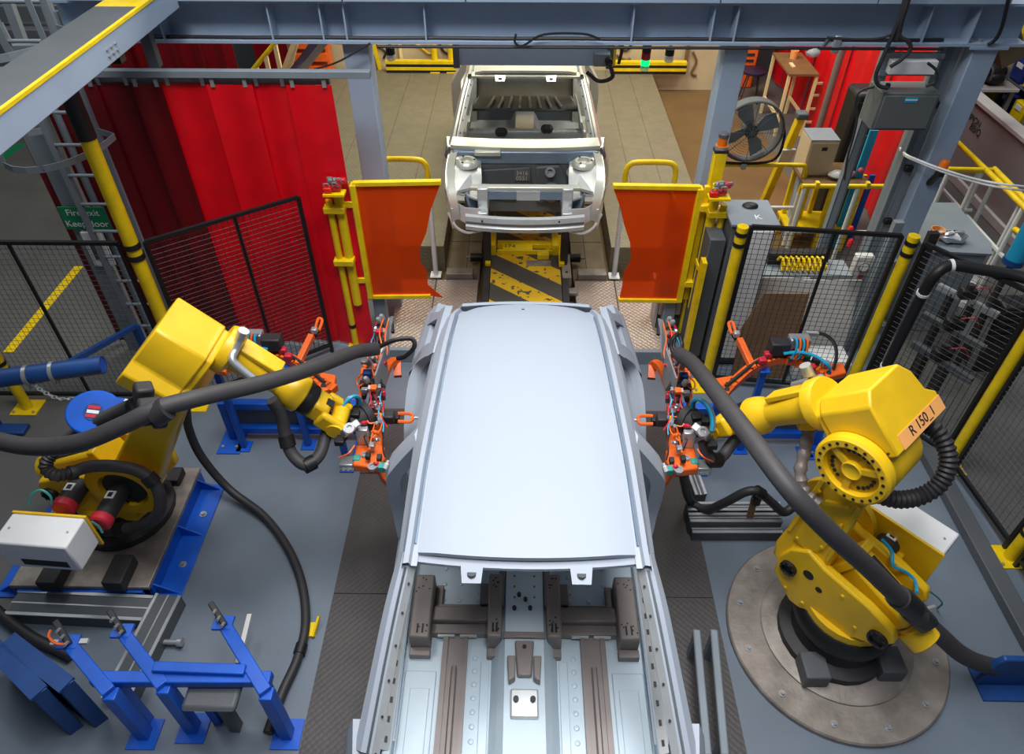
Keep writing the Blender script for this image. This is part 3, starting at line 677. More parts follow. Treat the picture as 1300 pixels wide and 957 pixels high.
# ---- the near white body
ON = V((0, 1.94, .62))
near = thing('car_body', 'white painted car body shell with open windscreen between the two robots', 'car', (0, 2.6, .55))
fp, tn = car(near, Matrix.Translation(ON), 'body_white', 'body_floor', 'body_white', True)
def nz(u, v, z): return PZ(u, v, z+ON.z)-ON          # local point of the near body under a pixel, at local height z
def nb(): return MB(Matrix.Translation(ON))
for s in (-1, 1):
    fpz = .07
    # longitudinal dark reinforcement with a rib
    for x0, x1, h, m in ((.33, .355, .10, 'stamping'), (.355, .445, .085, 'stamping'), (.445, .475, .10, 'stamping')):
        nb().span((s*x0, -.72, fpz), (s*x1, .12, fpz+h-.06)).build('floor_rail', m, near)
    nb().tube([(s*.40, -.7, fpz+.03), (s*.40, -.2, fpz+.03), (s*.40, -.08, fpz+.022)], .018, 6, 3).build('rail_rib', 'stamping', near)
    # seat crossmember and its two brackets
    cm = nb().span((s*.19, .16, fpz), (s*.66, .25, .17)).build('seat_crossmember', 'stamping', near, .008)
    nb().span((s*.19, .10, fpz), (s*.66, .16, .13)).build('crossmember_flange', 'stamping', cm, .004)
    nb().span((s*.19, .25, fpz), (s*.66, .29, .12)).build('crossmember_flange', 'stamping', cm, .004)
    for x in (.33, .46): nb().tube([(s*(x-.05), .098, .105), (s*(x+.05), .098, .105)], .012, 6, 1).build('bead', 'zinc', cm)
    for x in (.25, .60): nb().cyl((s*x, .275, .12), (s*x, .275, .123), .010, n=8).build('bolt_hole', 'black', cm)
    for x0, x1, h in ((.545, .665, .235), (.13, .215, .255)):
        bk = nb().prism([(s*x0, .02, 0), (s*x1, .02, 0), (s*x1, .42, 0), (s*x0, .42, 0)], (0, 0, fpz), (0, 0, h)).build('seat_bracket', 'stamping', near, .012)
        for i in range(12):
            px = x0+.015+(x1-x0-.03)*random.random(); py = (.05+.09*random.random()) if i < 6 else (.30+.10*random.random())
            nb().cyl((s*px, py, h), (s*px, py, h+.0015), .0055, n=6).build('pierced_hole', 'black', bk)
        for k in (.35, .6): nb().box((s*(x0+(x1-x0)*k), .075, h+.001), (.011, .055, .002)).build('slot', 'black', bk)
        nb().span((s*x0, -.03, fpz), (s*x1, .02, fpz+.05)).build('bracket_foot', 'stamping', bk, .004)
    nb().span((s*.215, .28, fpz), (s*.27, .42, .14)).build('bracket_gusset', 'stamping', near, .005)
    nb().span((s*.50, .26, fpz), (s*.545, .42, .11)).build('bracket_gusset', 'stamping', near, .005)
    # dimples pressed into the pan, raised swages
    for i in range(9): nb().ball((s*.285, -.62+i*.075, fpz), .017, 8, (1, 1, .45)).build('dimple', 'body_floor', fp)
    for i in range(10):
        for x in (.28, .40, .50):
            if (i+int(x*100)) % 2 == 0 or x < .3: nb().ball((s*x, .34+i*.055, fpz), .017, 8, (1, 1, .45)).build('dimple', 'body_floor', fp)
    nb().span((s*.50, -.66, fpz), (s*.68, -.10, fpz+.012)).build('pressed_panel', 'body_floor', fp, .006)
    nb().span((s*.53, -.62, fpz+.012), (s*.64, -.2, fpz+.020)).build('pressed_panel', 'body_floor', fp, .004)
    nb().span((s*.20, -.66, fpz), (s*.25, -.04, fpz+.010)).build('pressed_panel', 'body_floor', fp, .004)
    for x, y in ((.30, .62), (.56, .66)): nb().cyl((s*x, y, fpz), (s*x, y, fpz+.002), .022, n=14).build('drain_hole', 'black', fp)
    nb().span((s*.69, -.7, .05), (s*.74, .75, .16)).build('sill_inner_wall', 'body_floor', near, .01)
# tunnel fittings
for k, (u, v) in enumerate(((659, 755), (667, 761), (653, 772), (673, 772))):
    p = nz(u, v, .23); nb().cyl((p.x, p.y, .22), (p.x, p.y, .245), .012, n=10).build('tunnel_stud', 'iron', tn)
for i in range(10): nb().cyl((-.06+.12*(i % 2), .28+.07*(i//2), .225), (-.06+.12*(i % 2), .28+.07*(i//2), .227), .007, n=8).build('tunnel_hole', 'zinc_dark', tn)
for s in (-1, 1): nb().span((s*.155, .22, .08), (s*.12, .62, .235)).build('tunnel_side_plate', 'stamping', tn, .006)
nb().span((-.12, .02, .225), (.12, .055, .25)).build('tunnel_cross_rib', 'stamping', tn, .005)
lv = nb().prism([(-.055, .0, 0), (.055, .0, 0), (.04, -.2, 0), (-.04, -.2, 0)], (0, 0, .225), (0, 0, .26)).build('lever_bracket', 'stamping', tn, .01)
for s in (-1, 1): nb().prism([(s*.05, -.10, 0), (s*.095, -.10, 0), (s*.085, -.24, 0), (s*.05, -.22, 0)], (0, 0, .225), (0, 0, .285)).build('bracket_ear', 'stamping', lv, .006)
nb().cyl((0, -.04, .262), (0, -.04, .266), .012, n=10).build('bracket_hole', 'black', lv)
nb().span((-.075, -.42, .23), (.075, -.27, .265)).build('gear_plinth', 'zinc', tn, .01)
for s in (-1, 1): nb().cyl((s*.045, -.33, .265), (s*.045, -.33, .285), .015, n=10).build('plinth_stud', 'iron', tn)
nb().span((-.10, .55, .225), (.10, .6, .26)).build('handbrake_bracket', 'stamping', tn, .006)
# cowl and dash at the foot of the windscreen
nb().loft([(q*.72, -.80-.06*(1-q*q), .735) for q in [-1+i/5 for i in range(11)]], [(q*.72, -.86-.08*(1-q*q), .70) for q in [-1+i/5 for i in range(11)]], 1, .03, (0, 0, -1)).build('cowl_top', 'body_white', near)
nb().span((-.74, -.88, .10), (.74, -.86, .70)).build('dash_panel', 'body_white', near)

# ---- the bare silver body waiting in the station
OF = V((0.0, 7.37, .92))
far = thing('car_body', 'bare silver car body shell with open engine bay waiting under the lift door', 'car', (0, 7.2, .85))
MF = Matrix.Translation(OF)
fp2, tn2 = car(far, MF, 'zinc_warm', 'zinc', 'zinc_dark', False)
def fb(): return MB(MF)
cw = fb().loft([(q*.72, -.70-.05*(1-q*q), .775) for q in [-1+i/5 for i in range(11)]], [(q*.74, -.80-.06*(1-q*q), .735) for q in [-1+i/5 for i in range(11)]], 1, .04, (0, 0, -1)).build('cowl_top', 'zinc_warm', far)
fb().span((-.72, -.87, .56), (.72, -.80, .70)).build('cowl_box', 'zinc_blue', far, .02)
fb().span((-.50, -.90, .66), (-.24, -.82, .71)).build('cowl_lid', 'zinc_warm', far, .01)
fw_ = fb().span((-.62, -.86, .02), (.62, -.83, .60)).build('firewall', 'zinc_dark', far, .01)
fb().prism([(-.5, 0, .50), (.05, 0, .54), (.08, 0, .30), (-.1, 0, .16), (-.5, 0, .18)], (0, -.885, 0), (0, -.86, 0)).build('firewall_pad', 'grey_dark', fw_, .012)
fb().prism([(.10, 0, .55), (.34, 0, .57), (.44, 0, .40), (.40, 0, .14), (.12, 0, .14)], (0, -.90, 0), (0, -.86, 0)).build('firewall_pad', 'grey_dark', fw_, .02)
fb().lathe([(.105, 0), (.10, .06), (.07, .10), (.0, .11)], (.27, -.88, .27), (0, -1, .45), 18).build('booster_dome', 'zinc_blue', fw_)
for x in (.25, .46): fb().lathe([(.05, 0), (.05, .03), (.03, .03), (.03, .005)], (x, -.90, .50), (0, -1, .4), 14).build('firewall_port', 'steel', fw_)
fb().box((-.03, -.895, .46), (.16, .01, .12)).build('label_patch', 'zinc_dark', fw_)
text('3416', .06, frame(MF @ V((-.03, -.902, .485)), (1, 0, 0), (0, 0, 1), (0, -1, 0)), 'zinc_warm', 'marking', fw_)
text('0551', .06, frame(MF @ V((-.03, -.902, .43)), (1, 0, 0), (0, 0, 1), (0, -1, 0)), 'zinc_warm', 'marking', fw_)
fb().lathe([(.04, 0), (.0, .012)], (.02, -.885, .28), (0, -1, .4), 12).build('plug_cap', 'cream', fw_)
# what shows through the windscreen opening: dash beam, tunnel, seat panels
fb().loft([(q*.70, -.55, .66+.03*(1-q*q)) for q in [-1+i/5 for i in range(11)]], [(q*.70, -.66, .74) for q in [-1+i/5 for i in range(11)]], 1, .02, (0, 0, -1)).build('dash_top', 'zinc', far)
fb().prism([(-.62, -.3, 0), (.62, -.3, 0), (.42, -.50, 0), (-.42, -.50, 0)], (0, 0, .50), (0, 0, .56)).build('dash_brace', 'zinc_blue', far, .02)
b_ = fb().span((-.68, .04, .38), (.68, .14, .50)).build('cross_beam', 'zinc', far, .03)
for x in (-.28, -.24, .22, .26): fb().lathe([(.045, 0), (.05, .04), (.02, .06)], (x, .05, .47+.04*(x > 0)), (0, -.7, .7), 10).build('seat_latch', 'iron', b_)
fb().prism([(-.62, .5, 0), (.62, .5, 0), (.55, .9, 0), (-.55, .9, 0)], (0, 0, .52), (0, 0, .55)).build('parcel_shelf', 'zinc_dark', far, .02)
for i in range(8):
    x = -.42+i*.12; fb().tube([(x, .52, .57), (x*.9, .68, .575), (x*.85, .8, .57)], .016, 6, 4).build('shelf_rib', 'zinc', far)
for s in (-1, 1):
    fb().loft([V((s*.68, .0, .2)), V((s*.68, .3, .2)), V((s*.66, .6, .3))], [V((s*.60, .0, .62)), V((s*.58, .3, .68)), V((s*.56, .6, .7))], 1, .02, (s, 0, 0)).build('inner_side', 'zinc', far)
    fb().loft([(s*.44, -.86, .60), (s*.42, -1.12, .56), (s*.42, -1.36, .44)], [(s*.68, -.86, .66), (s*.68, -1.12, .62), (s*.66, -1.36, .52)], 2, .02, (0, 0, -1), .01).build('apron_top', 'zinc', far)
    fb().prism([(s*.50, -1.30, .47), (s*.58, -1.30, .50), (s*.58, -1.20, .565), (s*.51, -1.20, .54)], (0, -.004, .006), (0, -.006, .016)).build('apron_hole', 'black', far)
    fb().lathe([(.12, 0), (.11, .03), (.085, .05), (.06, .05), (.05, .02), (.0, .02)], (s*.57, -.98, .62), (0, 0, 1), 18).build('strut_tower', 'zinc_warm', far)
    for a in range(3): c = V((s*.57+.075*math.cos(a*2.1), -.98+.075*math.sin(a*2.1), .668)); fb().cyl(c, c+V((0, 0, .008)), .011, n=8).build('tower_hole', 'black', far)
    # apron, upper rail, front rail, headlamp bracket
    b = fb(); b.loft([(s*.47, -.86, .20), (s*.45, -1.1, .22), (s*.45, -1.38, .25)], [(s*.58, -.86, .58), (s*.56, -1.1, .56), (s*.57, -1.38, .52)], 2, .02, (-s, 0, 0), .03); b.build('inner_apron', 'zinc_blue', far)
    b = fb(); U0 = [V((s*.66, -.80, .70)), V((s*.68, -1.05, .68)), V((s*.67, -1.25, .62)), V((s*.64, -1.42, .50)), V((s*.62, -1.47, .36))]
    b.loft(cr(U0, 3), cr([p+V((s*.075, .01, -.02)) for p in U0], 3), 1, .07, (0, .2, -1)); b.build('apron_rail', 'zinc_warm', far)
    b = fb(); F0 = [V((s*.76, -.72, .66)), V((s*.775, -1.0, .60)), V((s*.76, -1.25, .52)), V((s*.70, -1.45, .40))]
    b.loft(cr(F0, 3), cr([p+V((s*.0, .0, -.22)) for p in F0], 3), 1, .03, (-s, 0, 0)); b.build('fender_brace', 'zinc_warm', far)
    b = fb(); b.loft([(s*.52, -1.12, .60), (s*.50, -1.36, .58)], [(s*.66, -1.12, .62), (s*.64, -1.36, .54)], 1, .03, (0, 0, -1)); b.build('headlamp_shelf', 'zinc', far)
    fb().bar((s*.41, -.86, .30), (s*.40, -1.50, .32), .10, .12).build('front_rail', 'zinc', far, .01)
    fb().bar((s*.40, -1.36, .30), (s*.40, -1.40, .60), .10, .06, (0, 1, 0)).build('radiator_leg', 'zinc', far, .01)
    b = fb(); lo = [V((s*.40, -1.52, .26)), V((s*.55, -1.50, .26)), V((s*.68, -1.42, .30)), V((s*.76, -1.28, .38))]
    b.loft(lo, [p+V((s*.02, .06, .14)) for p in lo], 1, .02, (0, 1, 0)); b.build('headlamp_bracket', 'zinc', far)
    fb().tube([V((s*.42, -1.54, .22)), V((s*.55, -1.55, .20)), V((s*.66, -1.48, .22)), V((s*.74, -1.36, .30))], .014, 6, 4).build('bumper_hoop', 'zinc', far)
    fb().lathe([(.045, 0), (.045, .10), (.03, .12)], (s*.74, -.74, .69), (s*.3, -.3, -1), 12).build('hinge_boss', 'zinc_dark', far)
rs = fb().span((-.52, -1.40, .56), (.52, -1.33, .60)).build('radiator_support', 'zinc_warm', far, .008)
fb().span((-.40, -1.40, .47), (.40, -1.375, .56)).build('support_face', 'zinc_blue', rs, .004)
fb().span((-.08, -1.41, .47), (.14, -1.40, .56)).build('latch_plate', 'zinc', rs)
qs = [-1+i/10 for i in range(21)]
cb = fb()
bm_ = lambda z, o: [V((q*.56, -1.56-.06*(1-q*q)+o, z)) for q in qs]
sec = [(.24, .05), (.24, 0), (.285, -.012), (.30, .012), (.325, .012), (.34, -.012), (.385, 0), (.385, .05)]
for (z0, o0), (z1, o1) in zip(sec, sec[1:]): cb.loft(bm_(z0, o0), bm_(z1, o1))
cbo = cb.build('crash_beam', 'zinc', far)
for x in (-.4, .32): fb().cyl((x, -1.60, .36), (x, -1.61, .36), .009, n=8).build('beam_hole', 'black', cbo)

# ================================================================== carriages on the conveyor track
def carriage(name, label, y0, y1, z, number, yf):
    t = thing(name, label, 'carriage', (0, (y0+y1)/2, .0))
    MB().span((-.36, y0, z-.03), (.40, y1, z)).build('deck', 'hazard', t)
    for s, x in ((-1, -.40), (1, .44)):
        MB().span((x-.035, y0, .05), (x+.035, y1, z+.01)).build('side_rail', 'iron', t, .006)
        for y in (y0+.3, y1-.3): MB().cyl((x-.03, y, .09), (x+.03, y, .09), .08, n=16).build('wheel', 'black', t)
    if number:
        c = z+.06
        MB().span((-.30, yf, z), (.34, yf+.09, c)).build('cross_member', 'yellow_rail', t, .006)
        pl = MB().span((-.24, yf-.10, z), (.10, yf, z+.065)).build('number_plate', 'yellow_rail', t, .004)
        text(number, .09, frame(V((-.16, yf-.05, z+.0665)), (1, 0, 0), (0, 1, 0), (0, 0, 1)), 'ink', 'lettering', pl)
        MB().span((-.30, yf-.12, z), (.34, yf-.10, c)).build('cross_member', 'yellow_rail', t, .006)
        for x in (-.385, .425):
            MB().span((x-.04, yf-.36, z), (x+.02, yf+.22, z+.05)).build('side_beam', 'yellow_rail', t, .006)
            MB().span((x-.05+(.05 if x < 0 else -.06), yf-.14, z), (x+.02+(.05 if x < 0 else -.06), yf+.14, z+.14)).build('upright', 'yellow_rail', t, .008)
        MB().span((.15, yf-.22, z), (.28, yf-.12, z+.07)).build('locator_block', 'yellow_rail', t, .006)
        MB().span((.03, yf-.34, z), (.30, yf-.24, z+.008)).build('wear_plate', 'steel_dirty', t)
        for s in (-1, 1):
            x = .02+s*.56
            MB().cyl((x-.07, yf, .16), (x+.07, yf, .16), .05, n=12).build('clamp_roller', 'black', t)
            MB().cyl((x-.12, yf, .16), (x+.12, yf, .16), .014, n=8).build('clamp_spindle', 'steel_dirty', t)
        MB().span((-.36, y1-.02, z), (.40, y1+.02, z+.03)).build('end_strip', 'yellow_rail', t)
    return t
yf = PZ(655, 312, .32).y
cr1 = carriage('conveyor_carriage', 'yellow framed conveyor carriage numbered 174 with hazard striped deck', 5.3, 8.35, .28, '174', yf)
for s in (-1, 1):
    for y in (6.5, 8.0): MB().span((.02+s*.42-.04, y, .29), (.02+s*.42+.04, y+.1, .98)).build('body_stand', 'iron', cr1)
cr2 = carriage('conveyor_carriage', 'iron conveyor carriage hidden under the white car body', 1.4, 4.9, .28, None, 0)
for s in (-1, 1):
    for y in (2.0, 3.2): MB().span((s*.42-.04, y, .29), (s*.42+.04, y+.1, .675)).build('body_stand', 'iron', cr2)
for x0, x1, l in ((-.86, -.56, 'by the red curtains'), (.60, .92, 'by the fan')):
    MB().span((x0, 6.43, .06), (x1, 6.55, .20)).build('track_stop', 'steel_dirty', None, .008, label='bare steel stop block on the pit floor beside the hoop barrier %s' % l, cat='block')
p = PZ(718, 345, .2)
t = thing('guide_bracket', 'scuffed pale steel guide bracket beside the numbered carriage', 'bracket', (p.x, p.y, 0))
MB().span((p.x-.05, p.y-.25, .13), (p.x+.05, p.y+.2, .30)).build('plate', 'steel_dirty', t, .01)
MB().span((p.x-.05, p.y-.35, .13), (p.x+.12, p.y-.25, .17)).build('toe', 'steel_dirty', t, .006)
for k in (-.15, 0, .12): MB().cyl((p.x, p.y+k, .30), (p.x, p.y+k, .31), .014, n=8).build('bolt', 'iron', t)
# ================================================================== welding robots
def robot(label, B, hd, J2, J3, F0, W, YA, boxY, tagtext, zb=.0):
    t = thing('robot_arm', label, 'robot', (B[0], B[1], zb))
    M = rotz(hd, (B[0], B[1], 0))
    def b(): return MB(M)
    def xz(p, Y): return V((p[0], Y, p[1]))
    # foot and turret
    b().lathe([(.36, zb), (.36, zb+.06), (.29, zb+.09), (.27, .30)], (0, 0, 0), (0, 0, 1), 24).build('pedestal', 'iron', t)
    b().lathe([(.31, .30), (.32, .33), (.32, .40), (.29, .44)], (0, 0, 0), (0, 0, 1), 28).build('slew_ring', 'black', t)
    b().lathe([(.28, .42), (.28, .50)], (0, 0, 0), (0, 0, 1), 24).build('turret_base', 'yellow', t)
    poly = [(.44, .56), (.45, .72), (.40, .86), (.30, .95), (.18, .90), (-.12, .86), (-.30, .80), (-.33, .72), (-.27, .60), (-.15, .52), (-.08, .40), (.28, .40)]
    for s in (-1, 1):
        ck = b().prism([xz(p, 0) for p in poly], (0, s*.17, 0), (0, s*.235, 0)).build('turret_cheek', 'yellow', t, .014)
        for (x, z, r) in ((.36, .70, .055), (-.25, .68, .06)):
            pc = b().lathe([(r, 0), (r, .025), (r*.7, .03), (r*.7, .015)], (x, s*.235, z), (0, s, 0), 16).build('pivot_cap', 'black', ck)
            for k in range(8): b().cyl((x+r*.82*math.cos(k*.785), s*.258, z+r*.82*math.sin(k*.785)), (x+r*.82*math.cos(k*.785), s*.268, z+r*.82*math.sin(k*.785)), .006, n=6).build('cap_bolt', 'iron', ck)
        for (x, z, r) in ((.24, .76, .035), (.15, .70, .022)): b().cyl((x, s*.233, z), (x, s*.238, z), r, n=14).build('cheek_hole', 'black', ck)
        for (x, z) in ((.02, .80), (-.12, .62), (.20, .48), (.33, .50)): b().cyl((x, s*.233, z), (x, s*.245, z), .012, n=6).build('cheek_bolt', 'yellow', ck)
    b().span((-.10, -.17, .44), (.34, .17, .60)).build('turret_web', 'yellow', t, .012)
    # balancer behind the arm
    q0, q1 = V((-.46, 0.02, .64)), V((.16, 0.02, .90)); ax = (q1-q0).normalized()
    bl = b().lathe([(.07, 0), (.10, .015), (.105, .12), (.08, .125), (.08, .15)], q0, ax, 20).build('balancer_cap', 'yellow', t)
    x_, y_, z_ = basis(ax, (0, 0, 1))
    b().box(q0.lerp(q1, .58), (.20, .19, .46), (x_, y_, z_)).build('balancer_body', 'yellow', t, .03)
    for k in (-.055, .055): b().bar(q0.lerp(q1, .32)+y_*.098+x_*k, q0.lerp(q1, .84)+y_*.098+x_*k, .022, .014, y_).build('balancer_slot', 'iron', t)
    b().box(q0.lerp(q1, .93), (.24, .23, .06), (x_, y_, z_)).build('balancer_flange', 'yellow', t, .01)
    for k, m in ((.40, 'pink'), (.56, 'white')): b().box(q0.lerp(q1, k+.12)+y_*.097+x_*.075, (.035, .004, .04), (x_, y_, z_)).build('warning_label', m, t)
    # motors on the right hand cheek
    for (x, z, y0, y1, r) in ((.34, .84, -.235, -.50, .066), (.02, .82, -.235, -.40, .072)):
        mo = b().cyl((x, y0, z), (x, y1, z), r, n=20).build('drive_motor', 'rubber', t)
        b().lathe([(r*1.08, 0), (r*1.1, .012), (r*1.1, .05), (r*.9, .062), (.0, .064)], (x, y1, z), (0, -1, 0), 20).build('motor_cap', 'red_cap', mo)
        b().box((x, (y0+y1)/2, z+r), (.06, .06, .006)).build('motor_label', 'white', mo)
        b().box((x, (y0+y1)/2, z+r+.004), (.03, .035, .003)).build('motor_label_mark', 'ink', mo)
    b().lathe([(.26, 0), (.26, .045), (.17, .05), (.165, .0)], (.36, -.232, .84), (0, -1, 0), 32).build('shoulder_ring', 'yellow', t)
    b().lathe([(.15, 0), (.15, .03)], (.36, -.232, .84), (0, -1, 0), 24).build('shoulder_face', 'iron', t)
    # lower arm
    d = V((J3[0]-J2[0], 0, J3[1]-J2[1])); L = d.length; a = d/L; n_ = V((a.z, 0, -a.x))
    o2, o3 = xz(J2, 0), xz(J3, 0)
    wd = [(-.16, .02), (-.12, .15), (0, .17), (.18, .155), (.5*L, .125), (.78*L, .13), (.93*L, .17), (L, .185), (L+.12, .13), (L+.17, .02)]
    outl = [o2+a*s+n_*w_ for s, w_ in wd]+[o2+a*s-n_*w_ for s, w_ in reversed(wd)]
    arm = b().prism(outl, (0, YA-.10, 0), (0, YA+.07, 0)).build('lower_arm', 'yellow', t, .02)
    cov = [o2+a*s+n_*w_ for s, w_ in ((.16, .09), (.42*L, .09), (.42*L, -.09), (.26, -.09), (.16, -.03))]
    b().prism(cov, (0, YA+.07, 0), (0, YA+.082, 0)).build('arm_cover', 'yellow', arm, .004)
    for s, w_ in ((.2, .07), (.38*L, .07), (.38*L, -.07), (.28, -.07), (.5*L, .09), (.62*L, .1), (.5*L, -.09)):
        c = o2+a*s+n_*w_; b().cyl(c+V((0, YA+.07, 0)), c+V((0, YA+.092, 0)), .011, n=6).build('cover_bolt', 'yellow', arm)
    for s in (-1, 1): b().bar(o2+a*.2+n_*s*.135+V((0, YA+.06, 0)), o2+a*.7*L+n_*s*.115+V((0, YA+.06, 0)), .03, .05, (0, 1, 0)).build('arm_edge_rib', 'yellow', arm, .006)
    b().bar(o2+a*(.60*L)+n_*.04+V((0, YA+.10, 0)), o2+a*(.68*L)-n_*.08+V((0, YA+.10, 0)), .02, .02, (0, 1, 0)).build('grab_handle', 'yellow', arm)
    # elbow: bolted ring with three pockets and a hub
    eb = b().lathe([(.20, -.16), (.20, .06), (.185, .08), (.185, .14)], o3+V((0, YA+.02, 0)), (0, 1, 0), 28).build('elbow_housing', 'yellow', t)
    yr = YA+.155
    rg = b().lathe([(.205, 0), (.205, .05), (.19, .065), (.150, .065), (.145, .03)], o3+V((0, yr, 0)), (0, 1, 0), 36).build('elbow_ring', 'yellow', t)
    b().lathe([(.148, 0), (.148, .03)], o3+V((0, yr, 0)), (0, 1, 0), 28).build('elbow_face', 'yellow', rg)
    b().lathe([(.055, 0), (.055, .055), (.05, .06), (.035, .05), (.0, .05)], o3+V((0, yr, 0)), (0, 1, 0), 20).build('hub', 'yellow', rg)
    for k in range(3):
        an = k*2*math.pi/3+.5; c, s_ = math.cos(an), math.sin(an)
        b().bar(o3+V((c*.05, yr+.04, s_*.05)), o3+V((c*.15, yr+.04, s_*.15)), .035, .02, (0, 1, 0)).build('spoke', 'yellow', rg)
        for i in range(5):
            a2 = an+1.047+(-.5+i*.25); b().cyl(o3+V((.115*math.cos(a2), yr+.028, .115*math.sin(a2))), o3+V((.115*math.cos(a2), yr+.036, .115*math.sin(a2))), .011, n=8).build('pocket_bolt', 'black', rg)
    for k in range(22):
        an = k*2*math.pi/22; c, s_ = math.cos(an), math.sin(an)
        b().cyl(o3+V((c*.172, yr+.06, s_*.172)), o3+V((c*.172, yr+.07, s_*.172)), .009, n=6).build('ring_bolt', 'black', rg)
    # forearm frame
    ax = V((W[0]-F0[0], 0, W[1]-F0[1])); FL = ax.length; ax.normalize(); pp = V((-ax.z, 0, ax.x))
    if pp.z < 0: pp = -pp
    o = xz(F0, 0); Yh = V((0, 1, 0))
    def fp_(s, q, y): return o+ax*s+pp*q+Yh*(YA+y)
    sec = [(.15, -.30), (.15, -.01), (.09, .06), (-.20, .06), (-.27, -.02), (-.30, -.14), (-.37, -.19), (-.37, -.30)]
    cv = b().prism([fp_(0, q, y) for y, q in sec], ax*-.36, ax*-.05).build('motor_cover', 'yellow', t, .012)
    b().prism([fp_(0, q*.9-.01, y*.92) for y, q in sec], ax*-.06, ax*-.01).build('cover_neck', 'yellow', t, .01)
    for k in range(6): b().cyl(fp_(-.07-.05*k, -.27, .15), fp_(-.07-.05*k, -.27, .157), .007, n=6).build('cover_screw', 'ink', cv)
    if tagtext:
        pl = b().prism([fp_(-.36, -.295, .08), fp_(-.36, -.295, -.365), fp_(-.36, -.215, -.365), fp_(-.36, -.215, .08)], ax*-.003, ax*0).build('name_plate', 'label_orange', t)
        FM = M @ frame(fp_(-.3645, -.250, -.145), (0, -1, 0), tuple(pp), tuple(-ax))
        text(tagtext, .076, FM, 'ink', 'lettering', pl)
    YC = 0
    fo = lambda s: fp_(s, 0, 0)
    b().lathe([(.14, -.02), (.15, 0), (.15, .05), (.125, .07), (.105, .08)], fo(0), ax, 28).build('forearm_flange', 'yellow', t)
    b().lathe([(.105, .05), (.10, .10), (.085, .22*FL+.1), (.08, .45*FL)], fo(0), ax, 24).build('forearm_tube', 'yellow', t)
    b().lathe([(.08, .43*FL), (.088, .47*FL), (.112, .52*FL), (.118, .57*FL), (.118, .61*FL), (.108, .62*FL)], fo(0), ax, 28).build('forearm_bell', 'yellow', t)
    b().lathe([(.10, .615*FL), (.104, .64*FL), (.104, .69*FL), (.098, .70*FL)], fo(0), ax, 28).build('wrist_seal', 'black', t)
    b().box(fo(.76*FL), (.15, .15, .13*FL), (Yh, pp, ax)).build('wrist_body', 'yellow', t, .025)
    for s in (-1, 1): b().box(fo(.88*FL)+Yh*(s*.085)+pp*.0, (.05, .13, .20*FL), (Yh, pp, ax)).build('wrist_fork', 'yellow', t, .02)
    b().cyl(fo(.93*FL)-Yh*.12, fo(.93*FL)+Yh*.12, .055, n=18).build('wrist_axle', 'yellow', t)
    b().box(fo(.18*FL+.05)+pp*.10, (.11, .035, .30*FL), (Yh, pp, ax)).build('forearm_spine', 'yellow', t, .008)
    b().box(fo(.80*FL)+pp*.078, (.05, .006, .05), (Yh, pp, ax)).build('wrist_plate', 'ink', t)
    # chrome elbow pipe clamped on the forearm
    b().tube([fp_(.03, .20, -.02), fp_(.05, .12, -.07), fp_(.06, .10, -.13), fp_(.12, .09, -.15), fp_(.30, .08, -.17)], .024, 10, 5).build('elbow_pipe', 'alu', t)
    b().cyl(fp_(.02, .23, -.02), fp_(.035, .17, -.03), .032, n=14).build('pipe_collar', 'alu', t)
    # connector box bracketed to the right cheek
    x0, x1 = (-.26, .22) if tagtext else (-.14, .34)
    cb = b().span((x0, boxY-.22, .74), (x1, boxY, 1.0)).build('connector_box', 'white', t, .012)
    b().span((x0-.005, boxY, .70), (x1+.005, boxY+.018, 1.005)).build('box_back', 'yellow', cb, .004)
    b().span((x0+.12, boxY-.223, .78), (x1-.06, boxY-.219, .84)).build('box_slot', 'ink', cb)
    for x in (x0+.05, x1-.05): b().cyl((x, boxY-.11, 1.0), (x, boxY-.11, 1.006), .008, n=6).build('box_screw', 'steel', cb)
    b().bar((-.05, -.20, .62), (-.05, boxY+.01, .80), .08, .05).build('box_bracket', 'yellow', t)
    return t, M, fp_, FL
RR, MR, fR, FLR = robot('yellow robot arm on a round steel base plate, marked R 150_1', (2.12, 2.42), 131.7, (.34, .76), (.26, 1.85), (.57, 1.98), (1.16, 1.32), .13, -.33, 'R 150_1', .07)
RL, ML, fL, FLL = robot('yellow robot arm standing on a grey riser plate with blue flanges', (-3.08, 3.28), -4, (.36, .80), (.95, 1.80), (1.30, 2.02), (1.95, 1.42), -.06, -.62, None, .17)
# ---- round steel base plate under one robot
t = thing('base_disc', 'round worn steel floor disc bolted down under the robot', 'base plate', (2.16, 2.44, 0))
MB().lathe([(.73, 0), (.73, .035), (.72, .045)], (2.16, 2.44, 0), (0, 0, 1), 64).build('disc', 'steel_dirty', t)
MB().lathe([(.50, .045), (.50, .06), (.48, .07)], (2.16, 2.44, 0), (0, 0, 1), 48).build('raised_ring', 'steel_dirty', t)
for k in range(12):
    a = k*math.pi/6+.2; c = (2.16+.64*math.cos(a), 2.44+.64*math.sin(a))
    MB().lathe([(.024, .045), (.024, .052), (.014, .052), (.014, .07)], (c[0], c[1], 0), (0, 0, 1), 8).build('anchor_bolt', 'steel', t)
for k, (u, v) in enumerate(((1033, 845), (1128, 838))):
    p = PZ(u, v, .16)
    MB().span((p.x-.08, p.y-.10, .072), (p.x+.08, p.y+.08, .20)).build('stop_block', 'grey_dark', None, .01, label='dark grey steel stop block on the round base disc, %s' % ('at the foot of the robot' if k == 0 else 'beside the bare rim'), cat='block')
